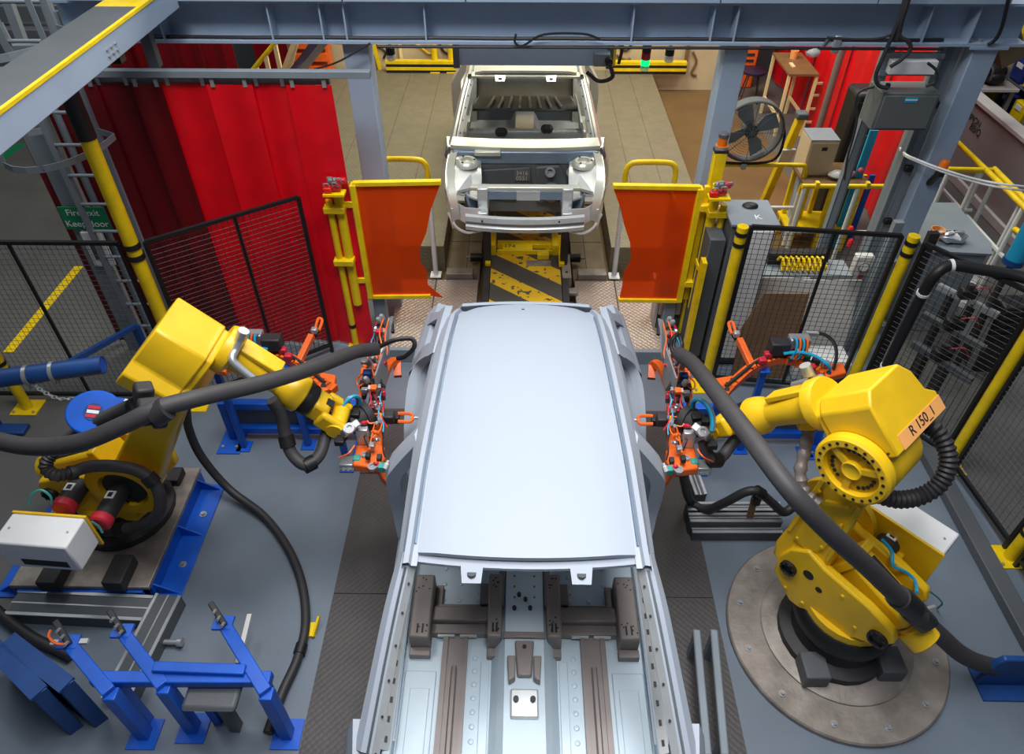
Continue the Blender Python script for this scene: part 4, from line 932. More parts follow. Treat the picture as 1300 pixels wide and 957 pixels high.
# ---- riser plate under the other robot
t = thing('riser_plate', 'grey steel riser plate with blue gusset flanges under the robot', 'base plate', (-3.12, 3.22, 0))
x0, x1, y0, y1 = -3.66, -2.66, 2.64, 3.72
MB().span((x0, y0, .13), (x1, y1, .168)).build('plate', 'steel_dirty', t, .006)
for x, s in ((x1, 1), (x0, -1)):
    MB().span((x-.03, y0+.02, .01), (x, y1-.02, .13)).build('side_web', 'blue', t)
    MB().span((x-.02, y0, .0), (x+s*.18, y1-.05, .012)).build('floor_flange', 'blue', t, .004)
    for y in (y0+.05, (y0+y1)/2, y1-.1):
        MB().prism([(x, y, .012), (x+s*.16, y, .012), (x, y, .13)], (0, -.006, 0), (0, .006, 0)).build('gusset', 'blue', t)
    for y in (y0+.28, y1-.35): MB().lathe([(.028, .012), (.028, .018), (.016, .018), (.016, .036)], (x+s*.10, y, 0), (0, 0, 1), 10).build('anchor_bolt', 'steel', t)
MB().span((x0+.05, y0-.02, .01), (x1-.05, y0, .13)).build('end_web', 'blue', t)
for k, (u, v) in enumerate(((70, 722), (152, 722))):
    p = PZ(u, v, .25)
    MB().span((p.x-.07, p.y-.13, .169), (p.x+.07, p.y+.10, .28)).build('stop_block', 'iron', None, .008, label='dark steel stop block on the riser plate, %s' % ('under the white connector box' if k == 0 else 'beside the blue flange'), cat='block')
p = PZ(215, 605, .2); t = thing('cable_duct', 'black open cable duct elbow standing behind the riser plate', 'duct', (p.x, p.y, 0))
MB().prism([(p.x-.10, p.y, .0), (p.x+.10, p.y, .0), (p.x+.10, p.y, .24), (p.x-.02, p.y, .24), (p.x-.10, p.y, .14)], (0, -.07, 0), (0, .07, 0)).build('shell', 'rubber', t, .008)
MB().span((p.x+.098, p.y-.055, .02), (p.x+.103, p.y+.055, .22)).build('opening', 'black', t)
# ================================================================== amber swing screens at the station mouth
def amber(label, tl, tr, bl, br, cut, posts, pad, Y=5.5):
    """tl/tr ends of the top bar, bl/br ends of the bottom bar (pixels, hinge side first), cut = free edge of the sheet"""
    a, b, c, d = (PY(u, v, Y) for u, v in (tl, tr, bl, br)); s = 1 if b.x > a.x else -1
    t = thing('amber_screen', label, 'screen', (a.x, Y, c.z))
    MB().bar(a, b, .04, .05, (0, 1, 0)).build('top_bar', 'yellow_rail', t, .004)
    MB().bar(c, d, .04, .05, (0, 1, 0)).build('bottom_bar', 'yellow_rail', t, .004)
    MB().bar(a, V((a.x, Y, c.z)), .05, .09, (0, 1, 0)).build('hinge_bar', 'yellow_rail', t, .004)
    MB().bar(a+V((-s*.07, .03, 0)), V((a.x-s*.07, Y+.03, c.z)), .05, .04, (0, 1, 0)).build('hinge_leaf', 'yellow_rail', t, .004)
    pts = [V((a.x, Y, a.z-.02))]+[PY(u, v, Y) for u, v in cut]+[V((a.x, Y, c.z+.02))]
    pts = [V((p.x, Y, p.z)) for p in pts]
    MB().prism(pts, (0, -.003, 0), (0, .003, 0)).build('amber_sheet', 'amber_sheet', t)
    for k in (.15, .82):
        z = a.z+(c.z-a.z)*k; MB().span((a.x-s*.14, Y-.05, z-.03), (a.x-s*.02, Y+.01, z+.03)).build('hinge', 'yellow_rail', t, .004)
    p = posts
    g = thing('screen_post', p['label'], 'post', (a.x-s*.14, Y-.04, 0))
    x = a.x-s*.13
    MB().cyl((x, Y-.05, c.z-.05), (x, Y-.05, a.z+.06), .042, n=16).build('hinge_tube', 'yellow_rail', g)
    x2 = x-s*.085
    MB().cyl((x2, Y-.07, .012), (x2, Y-.07, a.z-.12), .03, n=14).build('rear_tube', 'yellow_rail', g)
    MB().box((x2, Y-.07, .006), (.16, .16, .012)).build('foot', 'yellow_rail', g)
    for z in (a.z-.2, a.z-.75): MB().span((min(x, x2)-.05, Y-.13, z-.03), (max(x, x2)+.05, Y-.005, z+.03)).build('tube_clamp', 'yellow_rail', g, .008)
    MB().cyl((x2, Y-.07, .26), (x2, Y-.07, .30), .034, n=14).build('black_band', 'black', g)
    MB().span((x-.055, Y+.03, .012), (x+.055, Y+.10, a.z+.30)).build('square_post', 'yellow_rail', g, .012)
    MB().span((x-.06, Y+.025, a.z+.30), (x+.06, Y+.105, a.z+.33)).build('post_cap', 'iron', g, .008)
    q = V((a.x+s*.06, Y+.04, 0))
    MB().span((q.x-.06, q.y-.02, .10 if False else .13), (q.x+.06, q.y+.08, c.z-.03)).build('pedestal', 'grey_steel', g, .01)
    # padlocks and gloves hung on the post head
    k = thing('padlock_bundle', pad, 'padlocks', (x, Y-.12, a.z+.02))
    MB().span((x-.09, Y-.20, a.z-.02), (x+.09, Y-.10, a.z)).build('tray', 'yellow_rail', k)
    for i, (dx, dz, m) in enumerate(((-.05, .0, 'red_bright'), (.02, .01, 'red_cap'), (-.01, .06, 'grey_steel'), (.06, .05, 'red_cap'))):
        lk = MB().box((x+dx, Y-.16+.02*i, a.z+.03+dz), (.075, .05, .05)).build('padlock', m, k, .012)
        MB().tube([(x+dx-.02, Y-.17, a.z+.05+dz), (x+dx-.02, Y-.18, a.z+.09+dz), (x+dx+.02, Y-.18, a.z+.09+dz), (x+dx+.02, Y-.17, a.z+.05+dz)], .006, 6, 3).build('shackle', 'steel', lk)
    return t, x
_, xq = amber('amber acrylic swing screen in yellow frame beside the red welding screens', (448, 233), (560, 231), (470, 376), (547, 375),
      [(560, 231), (547, 266), (541, 296), (533, 315), (533, 332), (542, 344), (543, 361), (563, 378), (546, 375)],
      dict(label='yellow tube hinge post between the red screens and the amber screen'), 'red padlocks hung on the post beside the red screens')
_, xq2 = amber('amber acrylic swing screen in yellow frame beside the grey control cabinet', (889, 238), (778, 236), (862, 381), (785, 380),
      [(778, 237), (787, 262), (792, 284), (800, 308), (801, 330), (792, 345), (790, 362), (786, 380)],
      dict(label='yellow tube hinge post topped by an orange beacon'), 'red padlocks and a steel hook hung below the orange beacon')
t = thing('beacon', 'orange beacon lamp on the square yellow post', 'beacon', (xq2, 5.56, 2.2)); 
zt = PY(889, 238, 5.5).z+.33
MB().lathe([(.05, 0), (.05, .03), (.04, .03), (.04, .10)], (xq2, 5.565, zt), (0, 0, 1), 16).build('lens', 'amber', t)
MB().lathe([(.043, .10), (.043, .13), (.03, .14)], (xq2, 5.565, zt), (0, 0, 1), 16).build('cap', 'grey_dark', t)
MB().lathe([(.052, 0), (.052, .025)], (xq2, 5.565, zt), (0, 0, 1), 16).build('collar', 'alu', t)
# hoop barriers on the deck behind the screens
def hoop(label, ul, ur, vt, ub, vb, base):
    Y = 6.6; L, R2 = PY(ul, vt, Y), PY(ur, vt, Y); zt = L.z
    t = thing('hoop_barrier', label, 'barrier', ((L.x+R2.x)/2, Y, base))
    r = .028; zm = zt-.22
    MB().tube([(L.x, Y, zm), (L.x, Y, zt-.10), (L.x+.03, Y, zt-.03), (L.x+.11, Y, zt), (R2.x-.11, Y, zt), (R2.x-.03, Y, zt-.03), (R2.x, Y, zt-.10), (R2.x, Y, zm)], r, 12, 4).build('hoop_top', 'yellow_rail', t)
    for x in (L.x, R2.x):
        MB().cyl((x, Y, base), (x, Y, zm), r, n=12).build('leg', 'white', t)
        MB().box((x, Y, base+.006), (.12, .12, .012)).build('foot', 'white', t)
    return t
hoop('yellow topped hoop barrier behind the amber screen by the red curtains', 476, 541, 202, 550, 345, .06)
hoop('yellow topped hoop barrier behind the amber screen by the fan', 796, 860, 206, 785, 346, .06)

# ================================================================== grippers held by the robots (built once, mirrored about the car)
MIR = Matrix.Scale(-1, 4, (1, 0, 0))
def gripper(label, M, dz):
    G = lambda u, v, z: PZ(u, v, z)
    def b(): return MB(M)
    o = (M or Matrix.Identity(4)) @ G(858, 540, 1.2)
    t = thing('weld_gripper', label, 'gripper', o)
    b().bar(G(852, 520, 1.22), G(856, 590, 1.20), .075, .10).build('spine_beam', 'orange', t, .012)
    b().prism([G(u, v, 1.22) for u, v in ((846, 577), (866, 572), (880, 576), (885, 603), (852, 607), (843, 592))], (0, 0, 0), (0, 0, .07)).build('mount_casting', 'orange', t, .012)
    for u, v, r in ((861, 598, .03), (871, 583, .02)): b().lathe([(r, 0), (r, .02), (r*.6, .02), (r*.6, .01)], G(u, v, 1.29), (0, 0, 1), 14).build('casting_boss', 'steel', t)
    hoop_ = cr([G(853, 575, 1.18), G(850, 592, 1.08), G(840, 611, .98), (G(826, 622, .90))], 4)
    A = hoop_; b_ = b()
    for i in range(len(A)-1): b_.bar(A[i], A[i+1]+(A[i+1]-A[i])*.15, .075, .05)
    b_.build('hoop_arm', 'orange', t)
    A = cr([G(851, 528, 1.18), G(852, 505, 1.12), G(846, 482, 1.05), G(838, 466, .98), G(829, 462, .92), G(827, 480, .86)], 4); b_ = b()
    for i in range(len(A)-1): b_.bar(A[i], A[i+1]+(A[i+1]-A[i])*.15, .06, .05)
    b_.build('hoop_arm', 'orange', t)
    ca = b().bar(G(874, 533, 1.30), G(826, 533, 1.28), .07, .06).build('clamp_arm', 'black', t, .008)
    b().box(G(842, 533, 1.34), (.09, .07, .07)).build('clamp_block', 'rubber', ca, .01)
    b().box(G(850, 531, 1.37), (.03, .03, .02)).build('clamp_lamp', 'yellow_rail', ca)
    b().tube([G(829, 528, 1.31), G(813, 528, 1.30), G(810, 533, 1.30), G(813, 538, 1.30), G(829, 538, 1.31)], .012, 6, 3).build('clamp_jaw', 'orange', ca)
    b().cyl(G(812, 533, 1.30), G(803, 533, 1.29), .010, n=8).build('clamp_pin', 'steel', ca)
    b().plate([G(846, 442, 1.52), G(859, 480, 1.50), G(856, 505, 1.34), G(846, 500, 1.28), G(842, 478, 1.34)], .012).build('gusset_plate', 'steel', t)
    b().plate([G(836, 404, 1.50), G(841, 406, 1.52), G(849, 452, 1.46), G(841, 455, 1.36)], .010).build('upper_plate', 'steel', t)
    for p, q, w_ in (((872, 472, 1.30), (876, 518, 1.26), .04), ((863, 478, 1.30), (868, 500, 1.26), .035), ((873, 470, 1.3), (863, 466, 1.3), .03), ((858, 455, 1.36), (852, 520, 1.2), .04), ((846, 420, 1.42), (853, 470, 1.30), .03)):
        b().bar(G(*p), G(*q), w_, w_).build('strut', 'orange', t, .005)
    for u, v in ((857, 500), (860, 508), (857, 516), (862, 521)):
        p = G(u, v, 1.33); vv = b().box(p, (.045, .035, .035)).build('valve', 'red_cap', t, .006)
        b().cyl(p, p+V((-.05, 0, .0)), .010, n=8).build('valve_stem', 'steel', vv)
    for u, v in ((848, 408), (852, 412), (844, 428), (849, 440), (858, 462), (866, 466), (868, 488)): b().lathe([(.020, 0), (.020, .04), (.012, .05)], G(u, v, 1.40), (0.2, -.2, 1), 10).build('sensor', 'steel', t)
    for u, v, m in ((851, 420, 'black'), (846, 435, 'black'), (853, 448, 'rubber'), (862, 490, 'black'), (868, 478, 'blue_dark'), (872, 492, 'rubber')): b().box(G(u, v, 1.36), (.06, .05, .05)).build('cylinder_block', m, t, .008)
    for k, pts in enumerate(([(842, 410, 1.52), (846, 430, 1.5), (843, 450, 1.46), (850, 470, 1.42)], [(848, 408, 1.5), (853, 425, 1.5), (850, 445, 1.45), (856, 470, 1.4)], [(875, 478, 1.4), (882, 486, 1.42), (880, 494, 1.40), (872, 490, 1.38)], [(850, 538, 1.36), (866, 541, 1.36), (868, 530, 1.38), (855, 529, 1.38)], [(866, 575, 1.36), (862, 555, 1.36), (858, 540, 1.35)], [(885, 570, 1.42), (893, 580, 1.42), (905, 586, 1.36)])):
        b().tube([G(*p) for p in pts], .006, 5, 5).build('orange_lead', 'orange', t)
    for k, pts in enumerate(([(850, 430, 1.45), (845, 455, 1.42), (850, 480, 1.38), (846, 510, 1.34)], [(868, 540, 1.36), (872, 555, 1.38), (866, 572, 1.34)], [(855, 470, 1.40), (862, 500, 1.40), (868, 525, 1.38)])):
        b().tube([G(*p) for p in pts], .008, 5, 5).build('black_lead', 'black', t)
    b().box(G(874, 557, 1.36), (.08, .04, .14)).build('bracket', 'alu', t, .006)
    b().box(G(866, 560, 1.32), (.05, .05, .09)).build('cylinder_block', 'black', t, .006)
    b().box(G(893, 592, 1.22), (.09, .08, .05)).build('terminal_block', 'alu', t, .006)
    b().box(G(881, 588, 1.27), (.05, .05, .06)).build('flow_valve', 'teal', t, .01)
    b().bar(G(880, 600, 1.21), G(902, 600, 1.20), .02, .02).build('bracket_rod', 'steel', t)
    for u in (886, 892, 898): b().cyl(G(u, 597, 1.22), G(u, 602, 1.20), .012, n=8).build('terminal_pin', 'steel', t)
    b().box(G(868, 483, 1.30), (.07, .05, .04)).build('teal_connector', 'teal', t, .008)
    # tool changer towards the wrist
    w0, w1 = G(868, 532, 1.32), G(898, 545, 1.36+dz)
    b().lathe([(.10, 0), (.10, .05), (.085, .05), (.085, .11), (.07, .12), (.07, .16)], w0, w1-w0, 20).build('tool_changer', 'iron', t)
    b().box(G(891, 549, 1.46), (.12, .10, .05), basis(V((.6, .5, .5)))).build('changer_plate', 'alu', t, .008)
    b().lathe([(.034, 0), (.034, .03), (.018, .03), (.018, .02)], G(891, 549, 1.49), (0, -.5, 1), 14).build('changer_port', 'steel', t)
    for u, v in ((900, 558), (904, 565), (896, 535), (884, 530)): b().box(G(u, v, 1.42), (.06, .05, .04)).build('connector', 'black', t, .006)
    for du in (0, 3): b().tube([G(878+du, 520, 1.40), G(879+du, 510, 1.48), G(887+du, 507, 1.54), G(898+du, 516, 1.52), G(904+du, 532, 1.46), G(903+du, 548, 1.42)], .010 if du else .013, 6, 5).build('air_line', 'cyan' if not du else 'zinc_dark', t)
    rg = random.Random(11)
    for k in range(46):                                    # fittings crowded along the tool frame
        f = rg.random(); u = 846+26*rg.random()*(1 if f > .25 else .45); v = 410+190*f; z = 1.30+.16*rg.random()
        p = G(u, v, z); m = rg.choice(['steel', 'steel', 'alu', 'black', 'rubber', 'iron', 'red_cap', 'orange', 'teal', 'offwhite'])
        if k % 3: b().lathe([(.013, 0), (.013, .03), (.008, .034), (.008, .05)], p, (rg.uniform(-1, 1), rg.uniform(-1, 1), .8), 8).build('fitting', m, t)
        else: b().box(p, (rg.uniform(.025, .06), rg.uniform(.025, .05), rg.uniform(.02, .05))).build('fitting_block', m, t, .004)
    for k in range(12):
        u, v = 848+20*rg.random(), 412+160*rg.random(); q = [G(u+rg.uniform(-7, 7)*j/2, v+j*11, 1.38+.05*rg.random()) for j in range(4)]
        b().tube(q, .005, 5, 4).build('thin_lead', rg.choice(['orange', 'black', 'black', 'cyan', 'red_cap']), t)
    b().cyl(G(838, 408, 1.48), G(836, 425, 1.44), .016, n=8).build('side_rod', 'black', t)
    return t
gripper('orange weld gripper held against the car by the robot on the round disc', None, 0)
gripper('orange weld gripper held against the car by the robot on the riser plate', MIR, 0)

# ================================================================== spare tooling on blue stands
def spare(label, lab2, M):
    def b(): return MB(M)
    G = lambda u, v, z: PZ(u, v, z)
    I = M or Matrix.Identity(4)
    t = thing('spare_gripper', label, 'gripper', I @ G(985, 470, .9))
    A = cr([G(908, 500, 1.0), G(925, 492, 1.0), G(950, 470, 1.0), G(975, 458, 1.0), G(1000, 455, 1.0), G(1025, 464, 1.0), G(1045, 474, 1.0)], 4); q = b()
    for i in range(len(A)-1): q.bar(A[i], A[i+1]+(A[i+1]-A[i])*.2, .07, .06)
    bw = q.build('bow', 'orange', t)
    b().tube([p+V((0, 0, .045)) for p in A[3:-3:3]], .014, 6, 4).build('bow_lead', 'rubber', bw)
    b().prism([G(u, v, .97) for u, v in ((905, 487), (928, 483), (932, 496), (922, 508), (908, 504))], (0, 0, 0), (0, 0, .06)).build('end_casting', 'orange', t, .01)
    b().prism([G(u, v, .97) for u, v in ((1042, 468), (1068, 468), (1072, 480), (1046, 486))], (0, 0, 0), (0, 0, .06)).build('end_casting', 'orange', t, .01)
    b().prism([G(u, v, .98) for u, v in ((993, 452), (1010, 452), (1008, 464), (997, 464))], (0, 0, 0), (0, 0, .06)).build('middle_lug', 'orange', t, .008)
    for u, v in ((923, 494), (1003, 457), (1052, 473)): b().cyl(G(u, v, 1.03), G(u, v, 1.04), .02, n=12).build('lug_hole', 'black', t)
    b().bar(G(956, 468, 1.02), G(938, 430, 1.10), .05, .05).build('clamp_post', 'orange', t, .006)
    ar = b().bar(G(938, 430, 1.10), G(930, 418, 1.12), .06, .05).build('clamp_body', 'black', t, .006)
    b().tube([G(934, 422, 1.15), G(930, 409, 1.16), (G(925, 411, 1.16)), G(929, 424, 1.15)], .012, 6, 4).build('clamp_jaw', 'orange', ar)
    b().box(G(935, 424, 1.14), (.05, .05, .05)).build('clamp_joint', 'steel', ar, .01)
    b().box(G(989, 440, 1.12), (.15, .10, .12)).build('valve_island', 'rubber', t, .012)
    mf = b().box(G(1014, 433, 1.14), (.16, .09, .09)).build('manifold', 'alu', t, .008)
    for k in range(4):
        p = G(1008+k*4.5, 430, 1.19); b().tube([p, p+V((0, -.05, .03)), p+V((.0, -.09, -.03)), p+V((-.02, -.10, -.12))], .009, 6, 4).build('manifold_hose', 'orange' if k % 2 else 'cyan', mf)
    for u, v, m in ((975, 450, 'red_cap'), (968, 458, 'red_cap'), (1024, 452, 'green'), (1036, 458, 'rubber'), (1030, 466, 'red_cap'), (1048, 462, 'steel'), (980, 446, 'green'), (1020, 444, 'iron')): b().box(G(u, v, 1.06), (.06, .05, .05)).build('valve', m, t, .01)
    b().tube([G(995, 449, 1.10), G(1015, 447, 1.14), G(1035, 452, 1.14), G(1050, 462, 1.12), G(1054, 470, 1.06)], .012, 6, 5).build('air_line', 'cyan', t)
    b().tube([G(1030, 423, 1.15), G(1045, 424, 1.18), G(1058, 434, 1.16), G(1062, 450, 1.12), G(1058, 468, 1.05)], .014, 6, 5).build('supply_hose', 'black', t)
    b().bar(G(1024, 423, 1.15), G(1040, 424, 1.17), .03, .03).build('hose_ferrule', 'alu', t)
    s = thing('tool_stand', lab2, 'stand', I @ V((2.05, 4.05, 0)))
    z = .95
    for u, v in ((970, 470), (915, 497), (1062, 474)):
        p = G(u, v, z); b().span((p.x-.025, p.y-.025, .012), (p.x+.025, p.y+.025, z)).build('upright', 'blue', s, .006)
        b().box((p.x, p.y, .006), (.12, .12, .012)).build('foot', 'blue', s)
        b().box((p.x, p.y, z+.005), (.08, .08, .02)).build('rest_pad', 'blue', s, .004)
    p, q = G(915, 497, z), G(1062, 474, z)
    b().bar((p.x-.1, 4.2, .42), (q.x+.1, 4.2, .42), .07, .07).build('rail', 'blue', s, .006)
    b().bar((p.x-.1, 4.2, .12), (q.x+.1, 4.2, .12), .07, .07).build('rail', 'blue', s, .006)
    b().span((p.x-.1, 4.22, .15), (q.x+.1, 4.23, .40)).build('back_plate', 'grey_dark', s)
    for x in (p.x-.12, q.x+.12):
        b().span((x-.03, 4.16, .012), (x+.03, 4.24, .46)).build('end_post', 'blue', s, .006)
        b().span((x-.1, 4.0, 0), (x+.1, 4.27, .012)).build('floor_flange', 'blue', s)
        for k in (-.06, .06): b().cyl((x+k, 4.07, .012), (x+k, 4.07, .03), .014, n=8).build('anchor_bolt', 'steel', s)
    return t
spare('spare orange gripper bow with valves resting in front of the white sheets', 'blue tool stand in front of the white sheets', None)
spare('spare orange gripper bow with valves resting in front of the red screens', 'blue tool stand in front of the red screens', MIR)

# ================================================================== hoses and dress packs
def hose(name, label, pts, r, mat='hose', n=14, k=8, cat='hose', clamps=()):
    P = [PZ(*p) for p in pts]
    t = thing(name, label, cat, min(P, key=lambda q: q.z))
    MB().tube(P, r, n, k).build('tube', mat, t)
    C_ = cr(P, k)
    for f in clamps:
        i = min(len(C_)-2, int(f*(len(C_)-1))); d = (C_[i+1]-C_[i]).normalized()
        MB().cyl(C_[i]-d*.035, C_[i]+d*.035, r*1.28, n=14).build('clamp', 'black', t)
    return t
hose('supply_hose', 'thick dark hose slung from the gripper over the riser plate robot', [(-20, 556, 1.95), (40, 567, 2.05), (100, 562, 2.15), (160, 538, 2.24), (200, 519, 2.28), (260, 503, 2.24), (330, 487, 2.1), (400, 466, 1.9), (450, 447, 1.68), (476, 443, 1.55)], .046)
hose('supply_hose', 'thick dark hose slung from the gripper across the R 150_1 robot', [(862, 449, 1.55), (880, 462, 1.66), (905, 493, 1.85), (950, 552, 2.05), (1000, 618, 2.08), (1050, 672, 1.9), (1100, 718, 1.6), (1145, 762, 1.25), (1168, 782, 1.05)], .050)
hose('supply_hose', 'thick dark hose lying on the floor towards the blue bracket', [(1165, 780, .75), (1195, 808, .55), (1225, 833, .35), (1265, 847, .15), (1320, 852, .06)], .055)
t = thing('hose_coupling', 'black hose coupling with steel fittings behind the R 150_1 robot', 'coupling', PZ(1160, 778, .8))
a, c = PZ(1150, 765, 1.15), PZ(1172, 786, .82)
MB().bar(a, c, .15, .13).build('block', 'rubber', t, .03)
MB().cyl(PZ(1140, 757, 1.28), PZ(1158, 772, 1.12), .066, n=16).build('collar', 'black', t)
for u, v in ((1180, 775), (1186, 770), (1176, 790)): MB().cyl(PZ(1168, 776, .98), PZ(u, v, .95), .012, n=8).build('fitting', 'steel', t)
hose('dress_hose', 'dark hose looping under the wrist of the riser plate robot', [(345, 508, 1.72), (356, 525, 1.62), (362, 550, 1.50), (370, 575, 1.40), (388, 590, 1.34), (405, 578, 1.34), (413, 555, 1.38), (418, 540, 1.42)], .038, clamps=(.35, .62))
hose('dress_hose', 'dark hose looping under the wrist of the R 150_1 robot', [(893, 560, 1.38), (898, 575, 1.32), (908, 584, 1.28), (918, 578, 1.26), (930, 562, 1.30), (945, 548, 1.36)], .038, clamps=(.4,))
hose('floor_hose', 'black hose curving over the blue floor from the robot to the frame edge', [(236, 516, 1.0), (240, 545, .75), (256, 580, .45), (290, 620, .15), (335, 655, .05), (365, 695, .05), (383, 740, .05), (388, 790, .05), (378, 835, .05), (358, 880, .05), (340, 930, .05)], .032, 'rubber', clamps=(.78,))
t = thing('floor_clamp', 'small yellow clip beside the black hose on the floor', 'clip', PZ(398, 797, 0))
p = PZ(399, 797, .04); MB().bar((p.x, p.y-.05, .02), (p.x+.03, p.y+.06, .09), .015, .03).build('lever', 'yellow_rail', t); MB().box((p.x-.02, p.y, .012), (.06, .1, .024)).build('base', 'yellow_rail', t)
hose('floor_hose', 'black hose looping over the steel channel behind the round disc', [(868, 600, 1.0), (870, 615, .6), (876, 635, .2), (895, 647, .18), (920, 638, .32), (945, 625, .46), (962, 624, .48), (980, 638, .36), (995, 650, .26), (1010, 640, .30), (1020, 628, .4)], .034, 'rubber', clamps=(.62,))
t = thing('hose_stand', 'rusty strap holding up the looped black hose', 'strap', PZ(948, 668, 0))
p = PZ(958, 632, .40); q = PZ(948, 672, .0); MB().bar(p, q, .05, .012, (0, 1, 0)).build('strap', 'cardboard', t); MB().box(PZ(960, 634, .38), (.06, .06, .10)).build('grip', 'black', t, .01)
hose('floor_hose', 'black hose running into the corner beside the blue plates', [(-30, 750, .1), (0, 778, .1), (40, 808, .08), (90, 832, .06)], .035, 'rubber')
def ribbed(label, pts, r, pitch, ends=True):
    P = [PZ(*p) for p in pts]; t = thing('ribbed_hose', label, 'hose', min(P, key=lambda q: q.z))
    MB().corr(P, r, pitch).build('bellows', 'rubber', t)
    for a, c in ((P[0], P[1]), (P[-1], P[-2])):
        d = (c-a).normalized(); MB().cyl(a-d*.03, a+d*.03, r*1.05, n=14).build('cuff', 'black', t)
    return t
ribbed('black ribbed hose looping from the R 150_1 motor cover down to its elbow', [(1168, 538, 1.85), (1186, 545, 1.85), (1200, 565, 1.80), (1204, 590, 1.72), (1192, 615, 1.62), (1168, 630, 1.55), (1138, 634, 1.55), (1108, 626, 1.58), (1088, 622, 1.6)], .052, .03)
ribbed('black ribbed hose from the blue balancer down to the robot shoulder', [(172, 514, 1.85), (150, 523, 1.72), (120, 538, 1.55), (95, 553, 1.42), (72, 570, 1.30), (58, 590, 1.22), (70, 603, 1.16), (92, 600, 1.12)], .045, .026)
hose('shoulder_hose', 'smooth dark hose bent around the shoulder of the riser plate robot', [(90, 600, 1.15), (115, 592, 1.12), (150, 592, 1.12), (180, 600, 1.06), (200, 620, .95), (203, 645, .82), (190, 662, .68), (165, 670, .55), (135, 674, .48)], .040, clamps=(.45, .93))
for k, (u, v) in enumerate(((200, 647), (109, 596))):
    pass
# blue balancer disc on its chain, blue pipe with clamps
c = PZ(120, 524, 1.62)
t = thing('tool_balancer', 'round blue tool balancer hanging by a chain beside the robot', 'balancer', c)
nrm = V((.15, -.45, .9)).normalized(); x_, y_, z_ = basis(nrm, (0, 1, 0))
cam_pts = []
for i in range(28):
    a = 2*math.pi*i/28; r = .15
    if -.3 < a-0.55 < .3: r = .19
    cam_pts.append(c+x_*(r*1.1*math.cos(a))+y_*(r*.95*math.sin(a)))
MB().prism(cam_pts, -nrm*.05, nrm*.02).build('housing', 'blue', t, .012)
bz = MB().lathe([(.055, .02), (.055, .024)], c, nrm, 24).build('badge', 'blue_dark', t)
for k, m in ((.028, 'red_cap'), (.0, 'white'), (-.026, 'red_cap')): MB().box(c+nrm*.0255+y_*k, (.07, .020, .002), (x_, y_, nrm)).build('badge_bar', m, bz)
MB().tube([c+x_*.13+y_*.02, c+x_*.2+y_*.03, PZ(160, 508, 1.74)], .012, 6, 4).build('hook', 'steel', t)
p0, p1 = PZ(-30, 484, 1.55), PZ(131, 463, 1.55)
t = thing('blue_pipe', 'thick blue pipe with two steel clamps beside the aisle fence', 'pipe', (p0+p1)/2)
d = (p1-p0).normalized()
MB().lathe([(.062, 0), (.062, (p1-p0).length), (.052, (p1-p0).length), (.050, (p1-p0).length-.06)], p0, p1-p0, 24).build('pipe', 'blue_dark', t)
MB().cyl(p1-d*.01, p1-d*.004, .050, n=20).build('bore', 'blue', t)
for u, v in ((35, 476), (68, 471)):
    p = PZ(u, v, 1.55); MB().cyl(p-d*.012, p+d*.012, .068, n=20).build('clamp', 'steel', t); MB().cyl(p+V((0, -.02, -.10)), p+V((0, 0, -.05)), .016, n=8).build('clamp_bolt', 'steel', t)
MB().bar(p0+d*.35+V((0, 0, -.06)), V((p0.x+d.x*.35, 4.62-.09, 1.0)), .04, .04).build('pipe_arm', 'blue_dark', t)
MB().bar(V((p0.x+d.x*.35, 4.53, 1.0)), V((p0.x+d.x*.35, 4.53, 0)), .05, .05).build('pipe_leg', 'blue_dark', t)
t = thing('chain', 'zinc chain from the blue pipe clamp to the tool balancer', 'chain', PZ(80, 505, 1.6))
pts = cr([PZ(40, 486, 1.50), PZ(55, 497, 1.52), PZ(75, 506, 1.56), PZ(95, 505, 1.60), PZ(112, 500, 1.68)], 10)
n_ = 17
for i in range(n_):
    f = i/(n_-1)*(len(pts)-2); k = int(f); p = pts[k].lerp(pts[k+1], f-k); dd = (pts[k+1]-pts[k]).normalized(); xx, yy, _ = basis(dd, (0, 0, 1) if i % 2 else (0, 1, 1))
    MB().tube([p+dd*(.024*math.cos(a))+xx*(.012*math.sin(a)) for a in [2*math.pi*j/8 for j in range(9)]], .0045, 5, 1, closed=True).build('link', 'steel', t)
t = thing('hose_bracket', 'black hose clamp bracket on the corner of the robot motor cover', 'bracket', PZ(190, 515, 2.2))
for u, v, w_ in ((182, 499, .09), (192, 522, .12), (203, 530, .07)): MB().box(PZ(u, v, 2.22), (w_, w_, .10), basis(V((.3, .2, .9)))).build('jaw', 'rubber', t, .015)
MB().cyl(PZ(196, 528, 2.25), PZ(212, 518, 2.28), .062, n=16).build('collar', 'rubber', t)
for k, pts in enumerate(([(36, 640, 1.05), (40, 628, 1.12), (52, 622, 1.15), (64, 630, 1.10), (66, 640, 1.02)], [(116, 662, .9), (125, 668, .85), (130, 676, .8)])):
    MB().tube([PZ(*p) for p in pts], .008, 6, 5).build('signal_cable', 'teal', None, label='thin teal cable %s the white connector box' % ('arching behind' if k == 0 else 'leaving the end of'), cat='cable')
MB().tube([PZ(1120, 685, 1.0), PZ(1132, 700, .95), PZ(1134, 718, .9), PZ(1150, 726, .85), PZ(1162, 738, .82), PZ(1164, 752, .85)], .011, 6, 5).build('signal_cable', 'cyan', None, label='cyan cable between the red motor and the yellow connector box', cat='cable')
MB().tube([PZ(1165, 745, .8), PZ(1182, 752, .5), PZ(1196, 765, .2), PZ(1190, 772, .02)], .006, 6, 5).build('signal_cable', 'teal', None, label='thin teal cable trailing to the floor behind the R 150_1 robot', cat='cable')
p, q = PZ(1015, 545, 1.62), PZ(1018, 618, 1.5)
